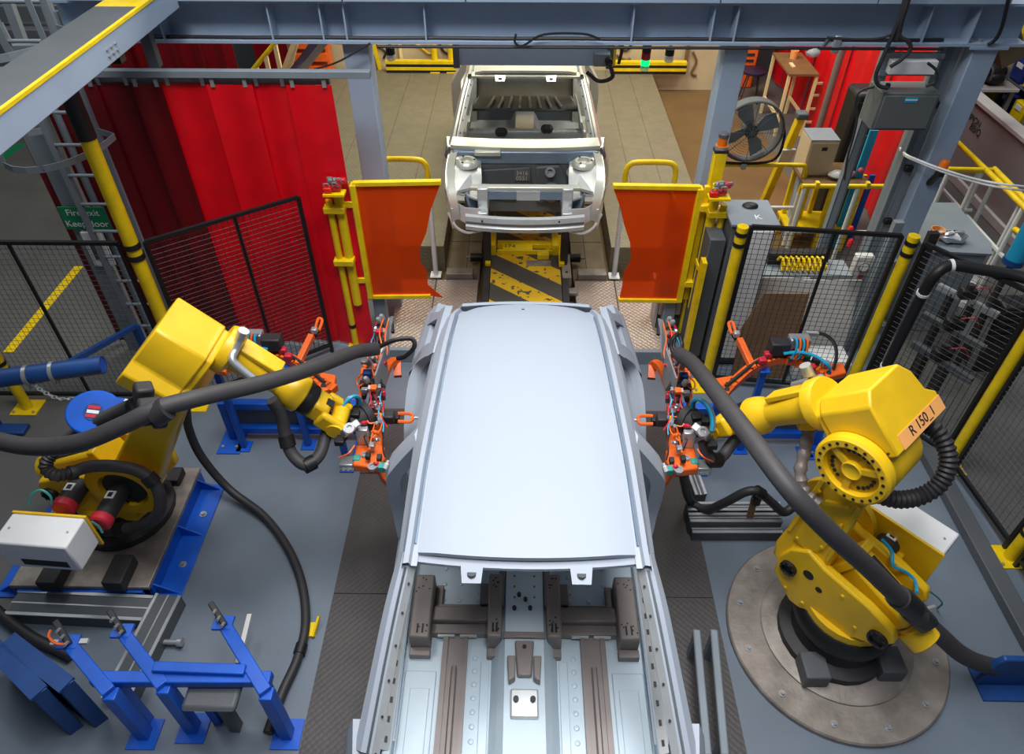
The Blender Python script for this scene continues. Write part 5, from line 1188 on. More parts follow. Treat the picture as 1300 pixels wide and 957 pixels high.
t = thing('cloth_sleeve', 'grey cloth cable sleeve hanging from the forearm of the R 150_1 robot', 'sleeve', q)
MB().tube([PZ(1027, 540, 1.72), PZ(1022, 570, 1.6), PZ(1016, 600, 1.5), PZ(1022, 625, 1.42), PZ(1040, 640, 1.4)], .035, 10, 6, rf=lambda i: .036+.006*math.sin(i*1.9)).build('sleeve', 'stamping', t)
MB().box(PZ(1024, 535, 1.76), (.10, .08, .08)).build('sleeve_bracket', 'yellow', t, .01)
MB().tube([PZ(478, 442, 1.55), PZ(500, 432, 1.62), PZ(522, 430, 1.62), PZ(526, 440, 1.58), PZ(515, 452, 1.5), PZ(505, 455, 1.45)], .016, 8, 6).build('lead_loop', 'black', None, label='black lead looping from the hose end towards the red screen side of the car', cat='cable')
MB().tube([PZ(858, 455, 1.5), PZ(852, 440, 1.55), PZ(855, 428, 1.6), PZ(862, 425, 1.6), PZ(866, 438, 1.56), PZ(864, 448, 1.55)], .014, 8, 6).build('lead_loop', 'black', None, label='black lead looping from the hose end towards the cabinet side of the car', cat='cable')
# a dark cable on the corner fence
t = thing('fence_cable', 'thick black cable tied along the fence top and down to the corner post', 'cable', PZ(1120, 470, .3))
P = [PZ(1330, 362, 1.80), PZ(1290, 350, 1.80), PZ(1245, 342, 1.80), PZ(1208, 337, 1.80), PZ(1188, 348, 1.74), PZ(1172, 372, 1.55), PZ(1150, 415, 1.15), PZ(1125, 465, .65)]
MB().tube(P, .042, 12, 6).build('tube', 'black', t)
for p, d in ((P[3], P[4]-P[2]), (P[5], P[6]-P[4]), (P[7], P[7]-P[6])): d.normalize(); MB().cyl(p-d*.012, p+d*.012, .048, n=14).build('tie', 'white', t)

# ================================================================== lower floor fixtures
def prof(name, label, p, q, w_, h, z, mat='grey_dark'):
    """aluminium profile lying on the floor: body, bright edge lips and a groove"""
    p, q = V((p[0], p[1], 0)), V((q[0], q[1], 0)); d = (q-p).normalized(); n = V((-d.y, d.x, 0)); up = V((0, 0, 1))
    t = thing(name, label, 'profile', ((p.x+q.x)/2, (p.y+q.y)/2, z))
    MB().bar(p+up*(z+h/2), q+up*(z+h/2), w_, h).build('body', mat, t, .004)
    for s in (-1, 1): MB().bar(p+up*(z+h+.004)+n*s*(w_/2-.012), q+up*(z+h+.004)+n*s*(w_/2-.012), .022, .008).build('lip', 'alu', t)
    MB().bar(p+up*(z+h+.001), q+up*(z+h+.001), .010, .004).build('groove', 'alu', t)
    return t
a, b_ = PZ(15, 764, .12), PZ(188, 772, .12); prof('floor_profile', 'wide aluminium profile lying in front of the riser plate', a, b_, .19, .12, .0)
a, b_ = PZ(214, 755, .12), PZ(146, 888, .12); prof('floor_profile', 'aluminium profile running towards the blue clamp arms', a, b_, .19, .12, .0)
a, b_ = PZ(58, 690, .05), PZ(40, 742, .05); prof('floor_profile', 'dark profile end beside the white connector box', a, b_, .14, .05, .0, 'grey_dark')
t = thing('levelling_foot', 'steel levelling foot beside the aluminium profile', 'foot', PZ(218, 815, 0)); p = PZ(222, 815, .05)
MB().cyl((p.x-.1, p.y, .05), (p.x+.02, p.y, .05), .018).build('rod', 'steel', t); MB().cyl((p.x+.02, p.y, .05), (p.x+.05, p.y, .05), .03).build('pad', 'steel', t)
def blue_arm(label, u0, v0, u1, v1, z0, z1):
    a, c = PZ(u0, v0, z0), PZ(u1, v1, z1)
    t = thing('clamp_arm_stand', label, 'stand', (c.x, c.y, 0))
    MB().bar(a, c, .075, .075).build('arm', 'blue', t, .006)
    MB().box(a+V((-.02, .02, .03)), (.12, .09, .02)).build('arm_plate', 'blue', t, .004)
    MB().bar(c, V((c.x, c.y, 0)), .075, .075, (1, 0, 0)).build('leg', 'blue', t, .006)
    MB().box((c.x, c.y, .006), (.18, .18, .012)).build('foot', 'blue', t)
    cl = MB().bar(a+V((0, 0, .04)), a+V((-.10, .10, .13)), .035, .03).build('clamp', 'iron', t, .006)
    for k in range(3): MB().cyl(a+V((-.03*k, .03*k, .07+.02*k)), a+V((-.03*k, .03*k-.03, .085+.02*k)), .010, n=8).build('clamp_screw', 'steel', cl)
    return t
blue_arm('blue clamp arm with an orange lead beside the blue corner plates', 92, 822, 140, 880, .62, .60)
blue_arm('blue clamp arm beside the aluminium profile', 160, 808, 208, 872, .62, .60)
blue_arm('blue clamp arm beside a white strip on the open floor', 288, 798, 338, 880, .62, .60)
a, c = PZ(118, 862, .60), PZ(345, 862, .60); t = thing('blue_rail', 'long blue square rail joining the clamp arms', 'rail', (a+c)/2)
MB().bar(a, c, .07, .07).build('rail', 'blue', t, .006)
for f in (.12, .55, .95): p = a.lerp(c, f); MB().bar(p, (p.x, p.y, 0), .05, .05, (1, 0, 0)).build('leg', 'blue', t)
a, c = PZ(196, 848, .64), PZ(312, 852, .64); t = thing('blue_rail', 'short blue rail between two clamp arms', 'rail', (a+c)/2)
MB().bar(a, c, .06, .06).build('rail', 'blue', t, .006); MB().bar(a.lerp(c, .5), V(((a.x+c.x)/2, (a.y+c.y)/2, 0)), .05, .05, (1, 0, 0)).build('leg', 'blue', t)
p = PZ(272, 868, .56); t = thing('grey_tray', 'grey rounded tray under the blue rails', 'tray', (p.x, p.y, 0)); MB().span((p.x-.16, p.y-.14, .50), (p.x+.16, p.y+.06, .55)).build('tray', 'grey_dark', t, .03); MB().span((p.x-.03, p.y-.06, 0), (p.x+.03, p.y, .50)).build('leg', 'grey_dark', t)
for k, (a, c) in enumerate(((PZ(65, 816, .64), PZ(112, 814, .64)), (PZ(317, 780, .3), PZ(302, 842, .3)))):
    MB().bar(a, c, .03, .02).build('gauge_strip', 'offwhite', None, label='pale flat gauge strip beside the blue clamp arm %s' % ('near the corner plates' if k == 0 else 'on the open floor'), cat='strip')
MB().tube([PZ(64, 800, .72), PZ(62, 808, .72), PZ(70, 816, .70), PZ(84, 818, .68)], .008, 6, 5).build('orange_lead', 'orange', None, label='short orange lead curling beside the blue clamp arm', cat='cable')
t = thing('corner_plate', 'blue steel plates toned darker for the corner vignette beside the clamp arms', 'plate', PZ(40, 850, 0))
for (u0, v0, u1, v1) in ((-30, 800, 50, 880), (10, 812, 85, 870)):  # darker blue here puts the corner vignette into the plate colour
    a, c = PZ(u0, v0, .55), PZ(u1, v1, .55); MB().prism([a, c, V((c.x, c.y, 0)), V((a.x, a.y, 0))], (-.03, -.03, 0), (.03, .03, 0)).build('plate', 'blue_dark', t, .006)
    MB().bar(a, c, .10, .02).build('plate_flange', 'blue_dark', t)
p = PZ(45, 800, .2); 
t = thing('floor_bracket', 'blue floor bracket in the aisle corner', 'bracket', PZ(20, 545, 0)); a = PZ(10, 545, .02); MB().box((a.x, a.y, .02), (.34, .12, .04)).build('plate', 'blue_dark', t, .01); MB().box((a.x-.1, a.y, .06), (.05, .12, .06)).build('rib', 'blue_dark', t)
for k, (v, h) in enumerate(((643, .16), (657, .16), (671, .10))):
    a, c = PZ(872+k*3, v, h), PZ(992, v, h); prof('floor_channel', 'steel channel %s behind the round disc' % ('under the looped hose, farthest' if k == 0 else ('in the middle of three' if k == 1 else 'nearest')), (a.x, a.y), (c.x, c.y), .085, h, 0, 'grey_dark')
a, c = PZ(866, 560, .10), PZ(890, 628, .10); prof('floor_channel', 'steel channel running along the tread plates beside the gripper', (a.x, a.y), (c.x, c.y), .10, .10, .0, 'grey_dark')
for k, u in enumerate((884, 906)):
    a, c = PZ(u, 800, .30), PZ(u+14, 960, .30); t = thing('guide_rail', 'low grey guide rail %s' % ('on the tread plates beside the car' if k == 0 else 'between the tread plates and the round disc'), 'rail', (a+c)/2)
    MB().bar(a, c, .05, .04).build('rail', 'grey_steel', t, .01)
    for f in (.05, .9): p = a.lerp(c, f); MB().bar(p, (p.x, p.y, 0), .04, .04, (1, 0, 0)).build('leg', 'grey_steel', t)
MB().span((3.42, 1.6, 0), (3.55, 4.1, .09)).build('floor_channel', 'grey_dark', None, .008, label='dark steel floor channel along the fence with the bolted post', cat='profile')
p = PZ(1290, 845, .25); t = thing('blue_bracket', 'blue steel bracket plate where the floor hose ends', 'bracket', (p.x, p.y, 0))
MB().prism([(p.x-.16, p.y, 0), (p.x+.25, p.y, 0), (p.x+.25, p.y, .34), (p.x-.12, p.y, .36), (p.x-.16, p.y, .3)], (0, -.02, 0), (0, .02, 0)).build('plate', 'blue_dark', t, .01)
MB().span((p.x-.16, p.y-.12, 0), (p.x+.25, p.y+.1, .015)).build('foot', 'blue_dark', t)
# ================================================================== behind the right hand fence and beyond
def T(name, label, cat, p, group=None): return thing(name, label, cat, p, group)
# red screens hung along the yard, running away from the camera
for k in range(9):
    y0 = 7.5+k*.6; xw = 4.42+.03*(k % 2)
    A = [(xw+.015*math.sin(i*1.3+k), y0+.62*i/6, .03) for i in range(7)]; B = [(p[0], p[1], 3.3) for p in A]
    MB().loft(A, B, 1, .004, (1, 0, 0)).build('welding_screen', 'red_sheet', None, label='red welding screen in the row behind the black cabinet', cat='screen', group='red screens behind the black cabinet')
t = T('curtain_track', 'grey overhead track of the red screens behind the black cabinet', 'rail', (4.42, 9.9, 3.3))
MB().span((4.38, 7.4, 3.3), (4.50, 13, 3.36)).build('track', 'grey_dark', t)
# round floor fan clamped on the handrail
YF = 7.36; c = PY(953, 165, YF); r = .335
t = T('drum_fan', 'round grey drum fan clamped on the yellow handrail', 'fan', (c.x, YF, c.z-r))
MB().lathe([(r, -.07), (r+.012, -.06), (r+.012, .06), (r, .07), (r-.012, .06), (r-.012, -.06), (r, -.07)], c, (0, 1, 0), 40, caps=False).build('drum', 'grey_dark', t)
gr = MB()
for k in range(1, 12): 
    rr = r*k/12; gr.tube([c+V((rr*math.cos(a), -.075, rr*math.sin(a))) for a in [2*math.pi*j/28 for j in range(29)]], .002, 4, 1, closed=True)
gr.build('grille', 'grey_steel', t, kind='stuff')
for k in range(8): a = k*math.pi/4; MB().bar(c+V((0, -.078, 0)), c+V((r*math.cos(a), -.07, r*math.sin(a))), .006, .006, (0, 1, 0)).build('grille_spoke', 'grey_steel', t)
for k in range(4):
    a = k*math.pi/2+.4; u_, v_ = V((math.cos(a), 0, math.sin(a))), V((-math.sin(a), 0, math.cos(a)))
    MB().loft([c+u_*.07+v_*.03, c+u_*.18+v_*.09+V((0, .03, 0)), c+u_*.29+v_*.08+V((0, .03, 0))], [c+u_*.07-v_*.05, c+u_*.18-v_*.06+V((0, -.03, 0)), c+u_*.29-v_*.07+V((0, -.03, 0))], 1, .006, (0, 1, 0)).build('blade', 'grey_steel', t)
MB().cyl(c+V((0, -.05, 0)), c+V((0, .12, 0)), .075, n=20).build('motor_hub', 'grey_dark', t)
MB().tube([c+V((-r-.02, 0, .02)), c+V((-r-.05, 0, -.1)), c+V((-r-.03, 0, -r+.03)), c+V((-.2, -.03, -r-.035)), c+V((.2, -.03, -r-.035)), c+V((r+.03, 0, -r+.03)), c+V((r+.05, 0, -.1)), c+V((r+.02, 0, .02))], .016, 8, 5).build('yoke', 'black', t)
MB().box(c+V((-r-.05, 0, .02)), (.06, .08, .14)).build('switch_box', 'black', t, .01)
# yellow and white handrail carrying the fan
zr = c.z-r-.075
t = T('handrail', 'yellow and white handrail carrying the drum fan', 'handrail', (c.x, YF, 0))
xl, xr = PY(908, 203, YF).x, PY(1012, 203, YF).x
MB().tube([(xl, YF, zr), (c.x, YF, zr), (xr, YF, zr), (xr+.11, YF, zr-.02), (xr+.14, YF, zr-.14), (xr+.13, YF, zr-.35)], .026, 10, 5).build('top_rail', 'yellow_rail', t)
for x, m in ((xl+.06, 'white'), (xr+.13, 'white')): MB().cyl((x, YF, 0), (x, YF, zr-(.0 if x < c.x else .34)), .026).build('post', m, t)
MB().cyl((xl, YF, .52), (xr+.13, YF, .52), .020).build('mid_rail', 'white', t)
MB().box((c.x, YF-.02, zr), (.06, .08, .07)).build('clamp', 'alu', t, .01)
Y2 = 6.78; a, b_ = PY(1018, 236, Y2), PY(1138, 238, Y2)
t = T('handrail', 'yellow and white handrail in front of the cluttered bench', 'handrail', ((a.x+b_.x)/2, Y2, 0))
MB().cyl((a.x, Y2, a.z), (b_.x, Y2, a.z), .026).build('top_rail', 'yellow_rail', t)
for u in (1022, 1090): x = PY(u, 237, Y2).x; MB().cyl((x, Y2, 0), (x, Y2, a.z), .022).build('post', 'white', t)
MB().cyl((a.x, Y2, a.z*.5), (b_.x, Y2, a.z*.5), .018).build('mid_rail', 'white', t)
for u in (1036, 1100): x = PY(u, 237, Y2).x; MB().box((x, Y2-.01, a.z+.02), (.035, .05, .07)).build('saddle', 'yellow_rail', t)
# leaning yellow post with white plate
a, b_ = PZ(967, 262, 0), PY(1018, 146, 7.9)
t = T('leaning_post', 'leaning yellow square post with a white plate behind the fan rail', 'post', a)
MB().bar(a, b_, .085, .085).build('post', 'yellow_rail', t, .008)
MB().bar(a.lerp(b_, .52)+V((.0, -.06, 0)), a.lerp(b_, .68)+V((.0, -.06, 0)), .16, .03).build('plate', 'offwhite', t)
MB().box(b_, (.13, .13, .08)).build('cap', 'grey_dark', t, .02)
a = PZ(998, 300, 0); t = T('stub_post', 'short blue-grey and yellow channel post behind the fence', 'post', a)
MB().span((a.x-.05, a.y-.04, 0), (a.x+.05, a.y+.04, 1.05)).build('channel', 'grey_blue', t); MB().span((a.x+.05, a.y-.04, 0), (a.x+.10, a.y+.04, 1.25)).build('strip', 'yellow_rail', t)
# bench with clutter
zb = .92; p = PZ(1020, 232, zb); q = PZ(1104, 232, zb)
t = T('work_bench', 'brown topped bench on yellow legs behind the handrail', 'bench', ((p.x+q.x)/2, p.y+.22, 0))
MB().span((p.x, p.y, zb-.035), (q.x, p.y+.50, zb)).build('top', 'wood', t, .005)
for x in (p.x+.06, (p.x+q.x)/2, q.x-.06):
    for y in (p.y+.05, p.y+.45): MB().span((x-.025, y-.025, 0), (x+.025, y+.025, zb-.035)).build('leg', 'yellow_rail', t)
MB().span((p.x, p.y+.02, .25), (q.x, p.y+.48, .28)).build('shelf', 'yellow_rail', t)
w_ = (q.x-p.x)
l = T('locker_box', 'small beige metal locker with a label standing on the bench', 'locker', (p.x+.16, p.y+.3, zb))
MB().span((p.x+.02, p.y+.16, zb), (p.x+.34, p.y+.48, zb+.42)).build('case', 'beige', l, .01)
MB().span((p.x+.02, p.y+.16, zb+.42), (p.x+.34, p.y+.48, zb+.43)).build('lid', 'grey_steel', l)
MB().span((p.x+.035, p.y+.152, zb+.02), (p.x+.325, p.y+.16, zb+.40)).build('door', 'beige', l, .004)
MB().span((p.x+.16, p.y+.148, zb+.31), (p.x+.22, p.y+.152, zb+.35)).build('door_label', 'ink', l)
x = PY(1078, 190, 7.9).x
l = T('black_cabinet', 'tall matt black cabinet standing in front of the red screens', 'cabinet', (x, 7.95, 0))
MB().prism([(x-.17, 7.75, 0), (x+.17, 7.75, 0), (x+.17, 8.1, 0), (x-.17, 8.1, 0)], (0, 0, 0), (0, 0, 1.72)).build('body', 'black', l, .05)
MB().span((x-.15, 7.742, .1), (x+.15, 7.75, 1.62)).build('door', 'black', l, .01)
MB().span((x+.10, 7.73, .85), (x+.12, 7.745, 1.0)).build('handle', 'iron', l)
l = T('cloth', 'pale green crumpled cloth lying on the bench', 'cloth', (p.x+.42, p.y+.1, zb))
rn = random.Random(3); m = MB()
m.ball((p.x+.40, p.y+.1, zb+.045), .07, 12, (1.5, 1, .65)); 
m.v = [v+V((rn.uniform(-.012, .012), rn.uniform(-.012, .012), rn.uniform(-.01, .012))) for v in m.v]; m.build('folds', 'offwhite', l)
m = MB(); m.ball((p.x+.53, p.y+.14, zb+.035), .06, 12, (1.1, 1, .6)); m.v = [v+V((rn.uniform(-.012, .012), rn.uniform(-.012, .012), rn.uniform(-.008, .012))) for v in m.v]; m.build('tail', 'offwhite', l)
for k, (dx, dy, dz, m) in enumerate(((.0, 0, .04, 'pink'), (.06, .03, .04, 'blue'), (.02, .05, .10, 'purple'), (.07, -.02, .10, 'pink'))):
    b2 = MB(); b2.ball((q.x-.16+dx, p.y+.14+dy, zb+dz), .038, 10); b2.build('yarn_ball', m, None, label='small %s ball in the colourful heap on the bench' % {'pink': 'pink', 'blue': 'blue', 'purple': 'purple'}[m], cat='ball', group='colourful heap on the bench')
for k, (u0, v0, m, w2) in enumerate(((1110, 165, 'cyan', .09), (1102, 172, 'black', .05), (1098, 222, 'yellow_rail', .05), (1108, 222, 'blue', .06))):
    y = 7.35+.05*k; a = PY(u0, v0, y); MB().box((a.x, y, a.z/2), (w2, .03, a.z)).build('leaning_board', m, None, label='%s narrow board standing behind the bench' % {'cyan': 'tall cyan', 'black': 'tall black', 'yellow_rail': 'short yellow', 'blue': 'short blue'}[m], cat='board')
# trestle table with cup, stool, orange machine
c = PX(1010, 80, 4.05); t = T('side_table', 'small brown topped table on cream legs in front of the red screens', 'table', (c.x, c.y, 0))
zt = c.z
MB().span((c.x-.22, c.y-.45, zt-.03), (c.x+.22, c.y+.45, zt)).build('top', 'wood', t)
for sx in (-.2, .2):
    for sy in (-.42, .42): MB().span((c.x+sx-.02, c.y+sy-.02, 0), (c.x+sx+.02, c.y+sy+.02, zt-.03)).build('leg', 'cream', t)
    MB().span((c.x+sx-.015, c.y-.42, .25), (c.x+sx+.015, c.y+.42, .29)).build('stretcher', 'cream', t)
MB().lathe([(.05, 0), (.06, .12), (.054, .12), (.046, .01), (.0, .01)], (c.x+.02, c.y+.2, zt), (0, 0, 1), 16).build('cup', 'label_orange', None, label='tan paper cup on the small brown topped table', cat='cup')
MB().box((c.x-.08, c.y-.1, zt+.008), (.05, .16, .016)).build('note_pad', 'cream', None, label='cream note pad on the small brown topped table', cat='note pad')
a = PZ(1027, 168, 0); t = T('trestle', 'cream painted trestle ladder leaning by the grey pole', 'trestle', a)
b_ = PY(1046, 100, a.y+.1)
for s in (-.12, .12): MB().bar(a+V((s, 0, 0)), b_+V((s, 0, 0)), .035, .04).build('stile', 'cream', t)
for f in (.2, .45, .7, .92): MB().bar(a.lerp(b_, f)+V((-.12, 0, 0)), a.lerp(b_, f)+V((.12, 0, 0)), .03, .03).build('rung', 'cream', t)
a = PZ(1022, 222, 0); b_ = PY(1062, 60, a.y)
MB().cyl(a, (a.x, a.y, 3.5), .045).build('grey_pole', 'stamping', None, label='brownish grey pole standing by the cream trestle', cat='pole')
c = PZ(958, 88, .52); t = T('stool', 'round dark purple stool with thin metal legs', 'stool', (c.x, c.y, 0))
MB().lathe([(.19, -.05), (.20, -.03), (.20, -.01), (.18, 0)], c, (0, 0, 1), 24).build('seat', 'purple', t)
for k in range(4): a = k*math.pi/2+.6; MB().cyl(c+V((.1*math.cos(a), .1*math.sin(a), -.05)), (c.x+.2*math.cos(a), c.y+.2*math.sin(a), 0), .010).build('leg', 'iron', t)
c = PY(945, 85, 12.4); t = T('orange_machine', 'orange machine housing with dark louvres at the far wall', 'machine', (c.x, 12.5, 0))
MB().span((c.x-.42, 12.3, 0), (c.x+.16, 12.8, 1.5)).build('housing', 'orange', t, .02)
for i in range(4): MB().span((c.x-.3, 12.29, .25+i*.1), (c.x+.1, 12.30, .29+i*.1)).build('louvre', 'iron', t)
c = PY(985, 52, 11.6); t = T('hanging_lamp', 'olive round hood above the red screens', 'hood', (c.x, c.y, c.z)); MB().lathe([(.26, 0), (.25, .1), (.12, .26), (.03, .3)], c, (0, 0, 1), 20).build('hood', 'floor_pit', t); MB().cyl(c+V((0, 0, .3)), (c.x, c.y, 4.4), .012).build('stem', 'iron', t)
# vertical channels under the girder
for u, v, y, w2, d2, m, lab in ((1100, 150, 6.35, .075, .06, 'grey_steel', 'slim grey steel channel post beside the grey electrical box'), (1130, 240, 6.3, .075, .06, 'grey_steel', 'slim grey steel channel post in front of the red screens'), (1203, 80, 5.98, .12, .08, 'grey_steel', 'flat grey guide channel beside the dark cable slot')):
    a = PY(u, v, y); t = T('channel_post', lab, 'post', (a.x, y, 0))
    MB().span((a.x-w2/2, y-.01, 0), (a.x+w2/2, y+.01, ZB if y < 6.2 else ZB)).build('web', m, t)
    for s in (-1, 1): MB().span((a.x+s*w2/2-.006, y-.01, 0), (a.x+s*w2/2+.006, y+d2, ZB)).build('flange', m, t)
a = V((3.44, 5.98, 0)); t = T('cable_slot', 'dark vertical cable slot with black clips beside the gantry column', 'trunking', (a.x, 5.98, 0))
MB().span((a.x-.03, 5.97, 0), (a.x+.03, 6.02, ZB)).build('trunk', 'black', t)
for z in (1.2, 1.75, 2.35): MB().box((a.x+.03, 5.95, z), (.07, .05, .06)).build('clip', 'black', t, .01)
# electrical box and its bracket frame
YE = 5.72; p0, p1 = PY(1121, 118, YE), PY(1181, 166, YE)
t = T('electrical_box', 'dark grey electrical box with a blue label under the girder', 'box', ((p0.x+p1.x)/2, YE+.12, p1.z))
MB().span((p0.x, YE, p1.z), (p1.x-.03, YE+.26, p0.z)).build('case', 'grey_box', t, .008)
MB().span((p0.x+.02, YE-.012, p1.z+.02), (p1.x-.05, YE, p0.z-.02)).build('door', 'grey_box', t, .006)
a = PY(1157, 127, YE-.014); MB().span((a.x-.05, YE-.016, a.z-.02), (a.x+.05, YE-.012, a.z+.02)).build('door_label', 'cyan', t)
MB().span((a.x-.05, YE-.018, a.z-.003), (a.x+.05, YE-.016, a.z+.006)).build('label_stripe', 'white', t)
MB().cyl((p0.x+.08, YE+.12, p0.z), (p0.x+.08, YE+.12, p0.z+.03), .02).build('gland', 'black', t)
f = T('box_frame', 'grey bracket frame with a white document case above the electrical box', 'frame', ((p0.x+p1.x)/2, YE+.2, p0.z))
for x in (p0.x+.02, p1.x-.05): MB().span((x-.02, YE+.18, p0.z+.0), (x+.02, YE+.22, ZB)).build('strut', 'grey_steel', f)
for z in (p0.z+.10, p0.z+.24): MB().span((p0.x, YE+.16, z-.02), (p1.x-.03, YE+.20, z+.02)).build('cross_bar', 'grey_steel', f)
MB().span((p0.x+.04, YE+.10, p0.z+.11), (p1.x-.09, YE+.17, p0.z+.22)).build('document_case', 'white', f, .006)
for k, pts in enumerate(([(1143, 20), (1135, 40), (1120, 75), (1112, 95), (1115, 108), (1127, 112)], [(1146, 20), (1142, 45), (1152, 52), (1156, 62), (1145, 75), (1130, 85)], [(1178, 80), (1189, 90), (1188, 103), (1176, 110)], [(1110, 110), (1092, 116), (1086, 130), (1088, 150), (1083, 175), (1076, 200), (1072, 228)], [(1140, 38), (1120, 48), (1090, 50), (1050, 48)])):
    MB().tube([PY(u, v, 5.70 if k != 3 else 5.9) for u, v in pts], .016 if k < 2 else .011, 8, 6).build('cable', 'rubber', None, label=('thick dark cable dropping from the girder to the electrical box', 'looped dark cable above the electrical box', 'grey cable curling beside the blue label box', 'dark cable hanging down in front of the black cabinet', 'dark cable running from the box along the girder lip')[k], cat='cable')
MB().tube([PY(1157, -20, 5.72), PY(1148, 10, 5.71), PY(1143, 26, 5.71), PY(1138, 50, 5.72)], .03, 8, 4).build('conduit', 'rubber', None, label='thick rubber conduit crossing the girder above the electrical box', cat='conduit')
MB().tube([PY(1254, 57, 5.84), PY(1264, 50, 5.82), PY(1272, 34, 5.8), PY(1279, 5, 5.79), PY(1284, -20, 5.79)], .014, 8, 5).build('cable', 'black', None, label='black cable bending up around the end of the girder', cat='cable')
c = PY(1032, 66, 5.84); t = T('work_lamp', 'small clear work lamp clipped under the girder', 'lamp', c)
MB().ball(c, .05, 12, (1.2, 1, .8)).build('bulb_cage', 'clear', t); MB().cyl(c+V((.06, 0, .02)), c+V((.10, 0, .12)), .012).build('arm', 'grey_dark', t); MB().box(c+V((.17, 0, .06)), (.06, .03, .14)).build('bracket', 'alu', t, .01)
# control cabinet beside the fence
p = PZ(925, 262, 1.6); q = PZ(985, 285, 1.6)
x0, x1, y0, y1 = PZ(930, 285, 1.6).x, PZ(985, 284, 1.6).x, PZ(950, 287, 1.6).y, PZ(950, 258, 1.6).y
t = T('control_cabinet', 'grey control cabinet with a white front behind the yellow fence post', 'cabinet', ((x0+x1)/2, (y0+y1)/2, 0))
MB().span((x0, y0, .06), (x1, y1, 1.6)).build('case', 'grey_dark', t, .01)
MB().span((x0+.03, y0-.02, .12), (x1-.02, y0, 1.56)).build('door', 'white', t, .006)
MB().span((x0+.02, y0+.02, 0), (x1-.02, y1-.02, .06)).build('plinth', 'black', t)
MB().span((x0-.02, y0-.02, 1.6), (x1+.02, y1+.02, 1.625)).build('roof', 'grey_steel', t, .004)
MB().ball((x0+(x1-x0)*.55, y1-.1, 1.635), .05, 12, (1.4, 1, .5)).build('cable_gland', 'black', t)
text('K', .10, frame(V((x0+(x1-x0)*.62, y0+.10, 1.627)), (1, 0, 0), (0, 1, 0), (0, 0, 1)), 'white', 'lettering', t)
MB().span((x0-.16, y0+.02, .1), (x0-.02, y1, 1.45)).build('side_duct', 'grey_dark', t, .01)
MB().span((x0-.20, y0-.05, .02), (x0-.16, y0+.05, 1.25)).build('side_post', 'yellow_rail', t)
t = T('wall_equipment', 'white slotted equipment rack between hinge post and cabinet', 'rack', (x0-.32, y0+.5, 0))
for i in range(7): MB().span((x0-.40, y0+.42, .10+i*.2), (x0-.18, y0+.62, .24+i*.2)).build('module', 'offwhite' if i % 2 else 'grey_dark', t, .006)
for s in (-.42, -.16): MB().span((x0+s-.012, y0+.42, 0), (x0+s+.012, y0+.62, 1.6)).build('upright', 'alu', t)
# white sheets and cardboard leaning behind the fence
def sheet(name, label, mat, u0, u1, vt, vb, y, lean=.18, cut=0):
    a, b2 = PY(u0, vb, y), PY(u1, vb, y); zt = PY((u0+u1)/2, vt, y+lean).z
    pts = [(a.x, y, .01), (b2.x, y, .01), (b2.x+.02, y+lean, zt), (a.x+cut, y+lean, zt)]
    if cut: pts.append((a.x, y+lean*.6, zt*.6))
    return MB().plate(pts, .012).build(name, mat, None, label=label, cat='sheet')
sheet('leaning_sheet', 'white sheet leaning between the cabinet and the fence mid bar', 'offwhite', 948, 1006, 352, 445, 5.35)
sheet('leaning_sheet', 'white sheet leaning behind the fence beside the red valve column', 'offwhite', 1004, 1072, 355, 443, 5.30, .2)
sheet('cardboard_sheet', 'brown cardboard sheet leaning behind the spare gripper clamp', 'cardboard', 930, 1000, 372, 470, 5.02, .12, .14)
c = PZ(1045, 462, .12); t = T('white_box', 'low white box behind the spare gripper hose', 'box', (c.x, c.y, 0)); MB().span((c.x-.30, c.y-.12, 0), (c.x+.22, c.y+.16, .22)).build('case', 'white', t, .02); MB().span((c.x-.28, c.y-.10, .22), (c.x+.20, c.y+.14, .235)).build('lid', 'white', t, .008)
c = PZ(1018, 335, .75); t = T('coil_hose', 'yellow coiled air hose on a grey rack behind the fence', 'hose', c)
pts = [c+V((-.22+.44*i/60, .07*math.cos(i*.9), .07*math.sin(i*.9))) for i in range(61)]
MB().tube(pts, .012, 6, 1).build('coil', 'yellow_rail', t)
t = T('low_rack', 'grey low rack carrying the yellow coiled hose', 'rack', (c.x, c.y, 0))
MB().span((c.x-.4, c.y-.08, .62), (c.x+.5, c.y+.2, .67)).build('shelf', 'grey_steel', t)
for x in (c.x-.36, c.x+.46):
    for y in (c.y-.05, c.y+.17): MB().span((x-.02, y-.02, 0), (x+.02, y+.02, .62)).build('leg', 'grey_steel', t)
MB().span((c.x-.3, c.y+.1, .67), (c.x+.3, c.y+.2, .80)).build('black_bin', 'black', None, label='black bin on the low grey rack', cat='bin')
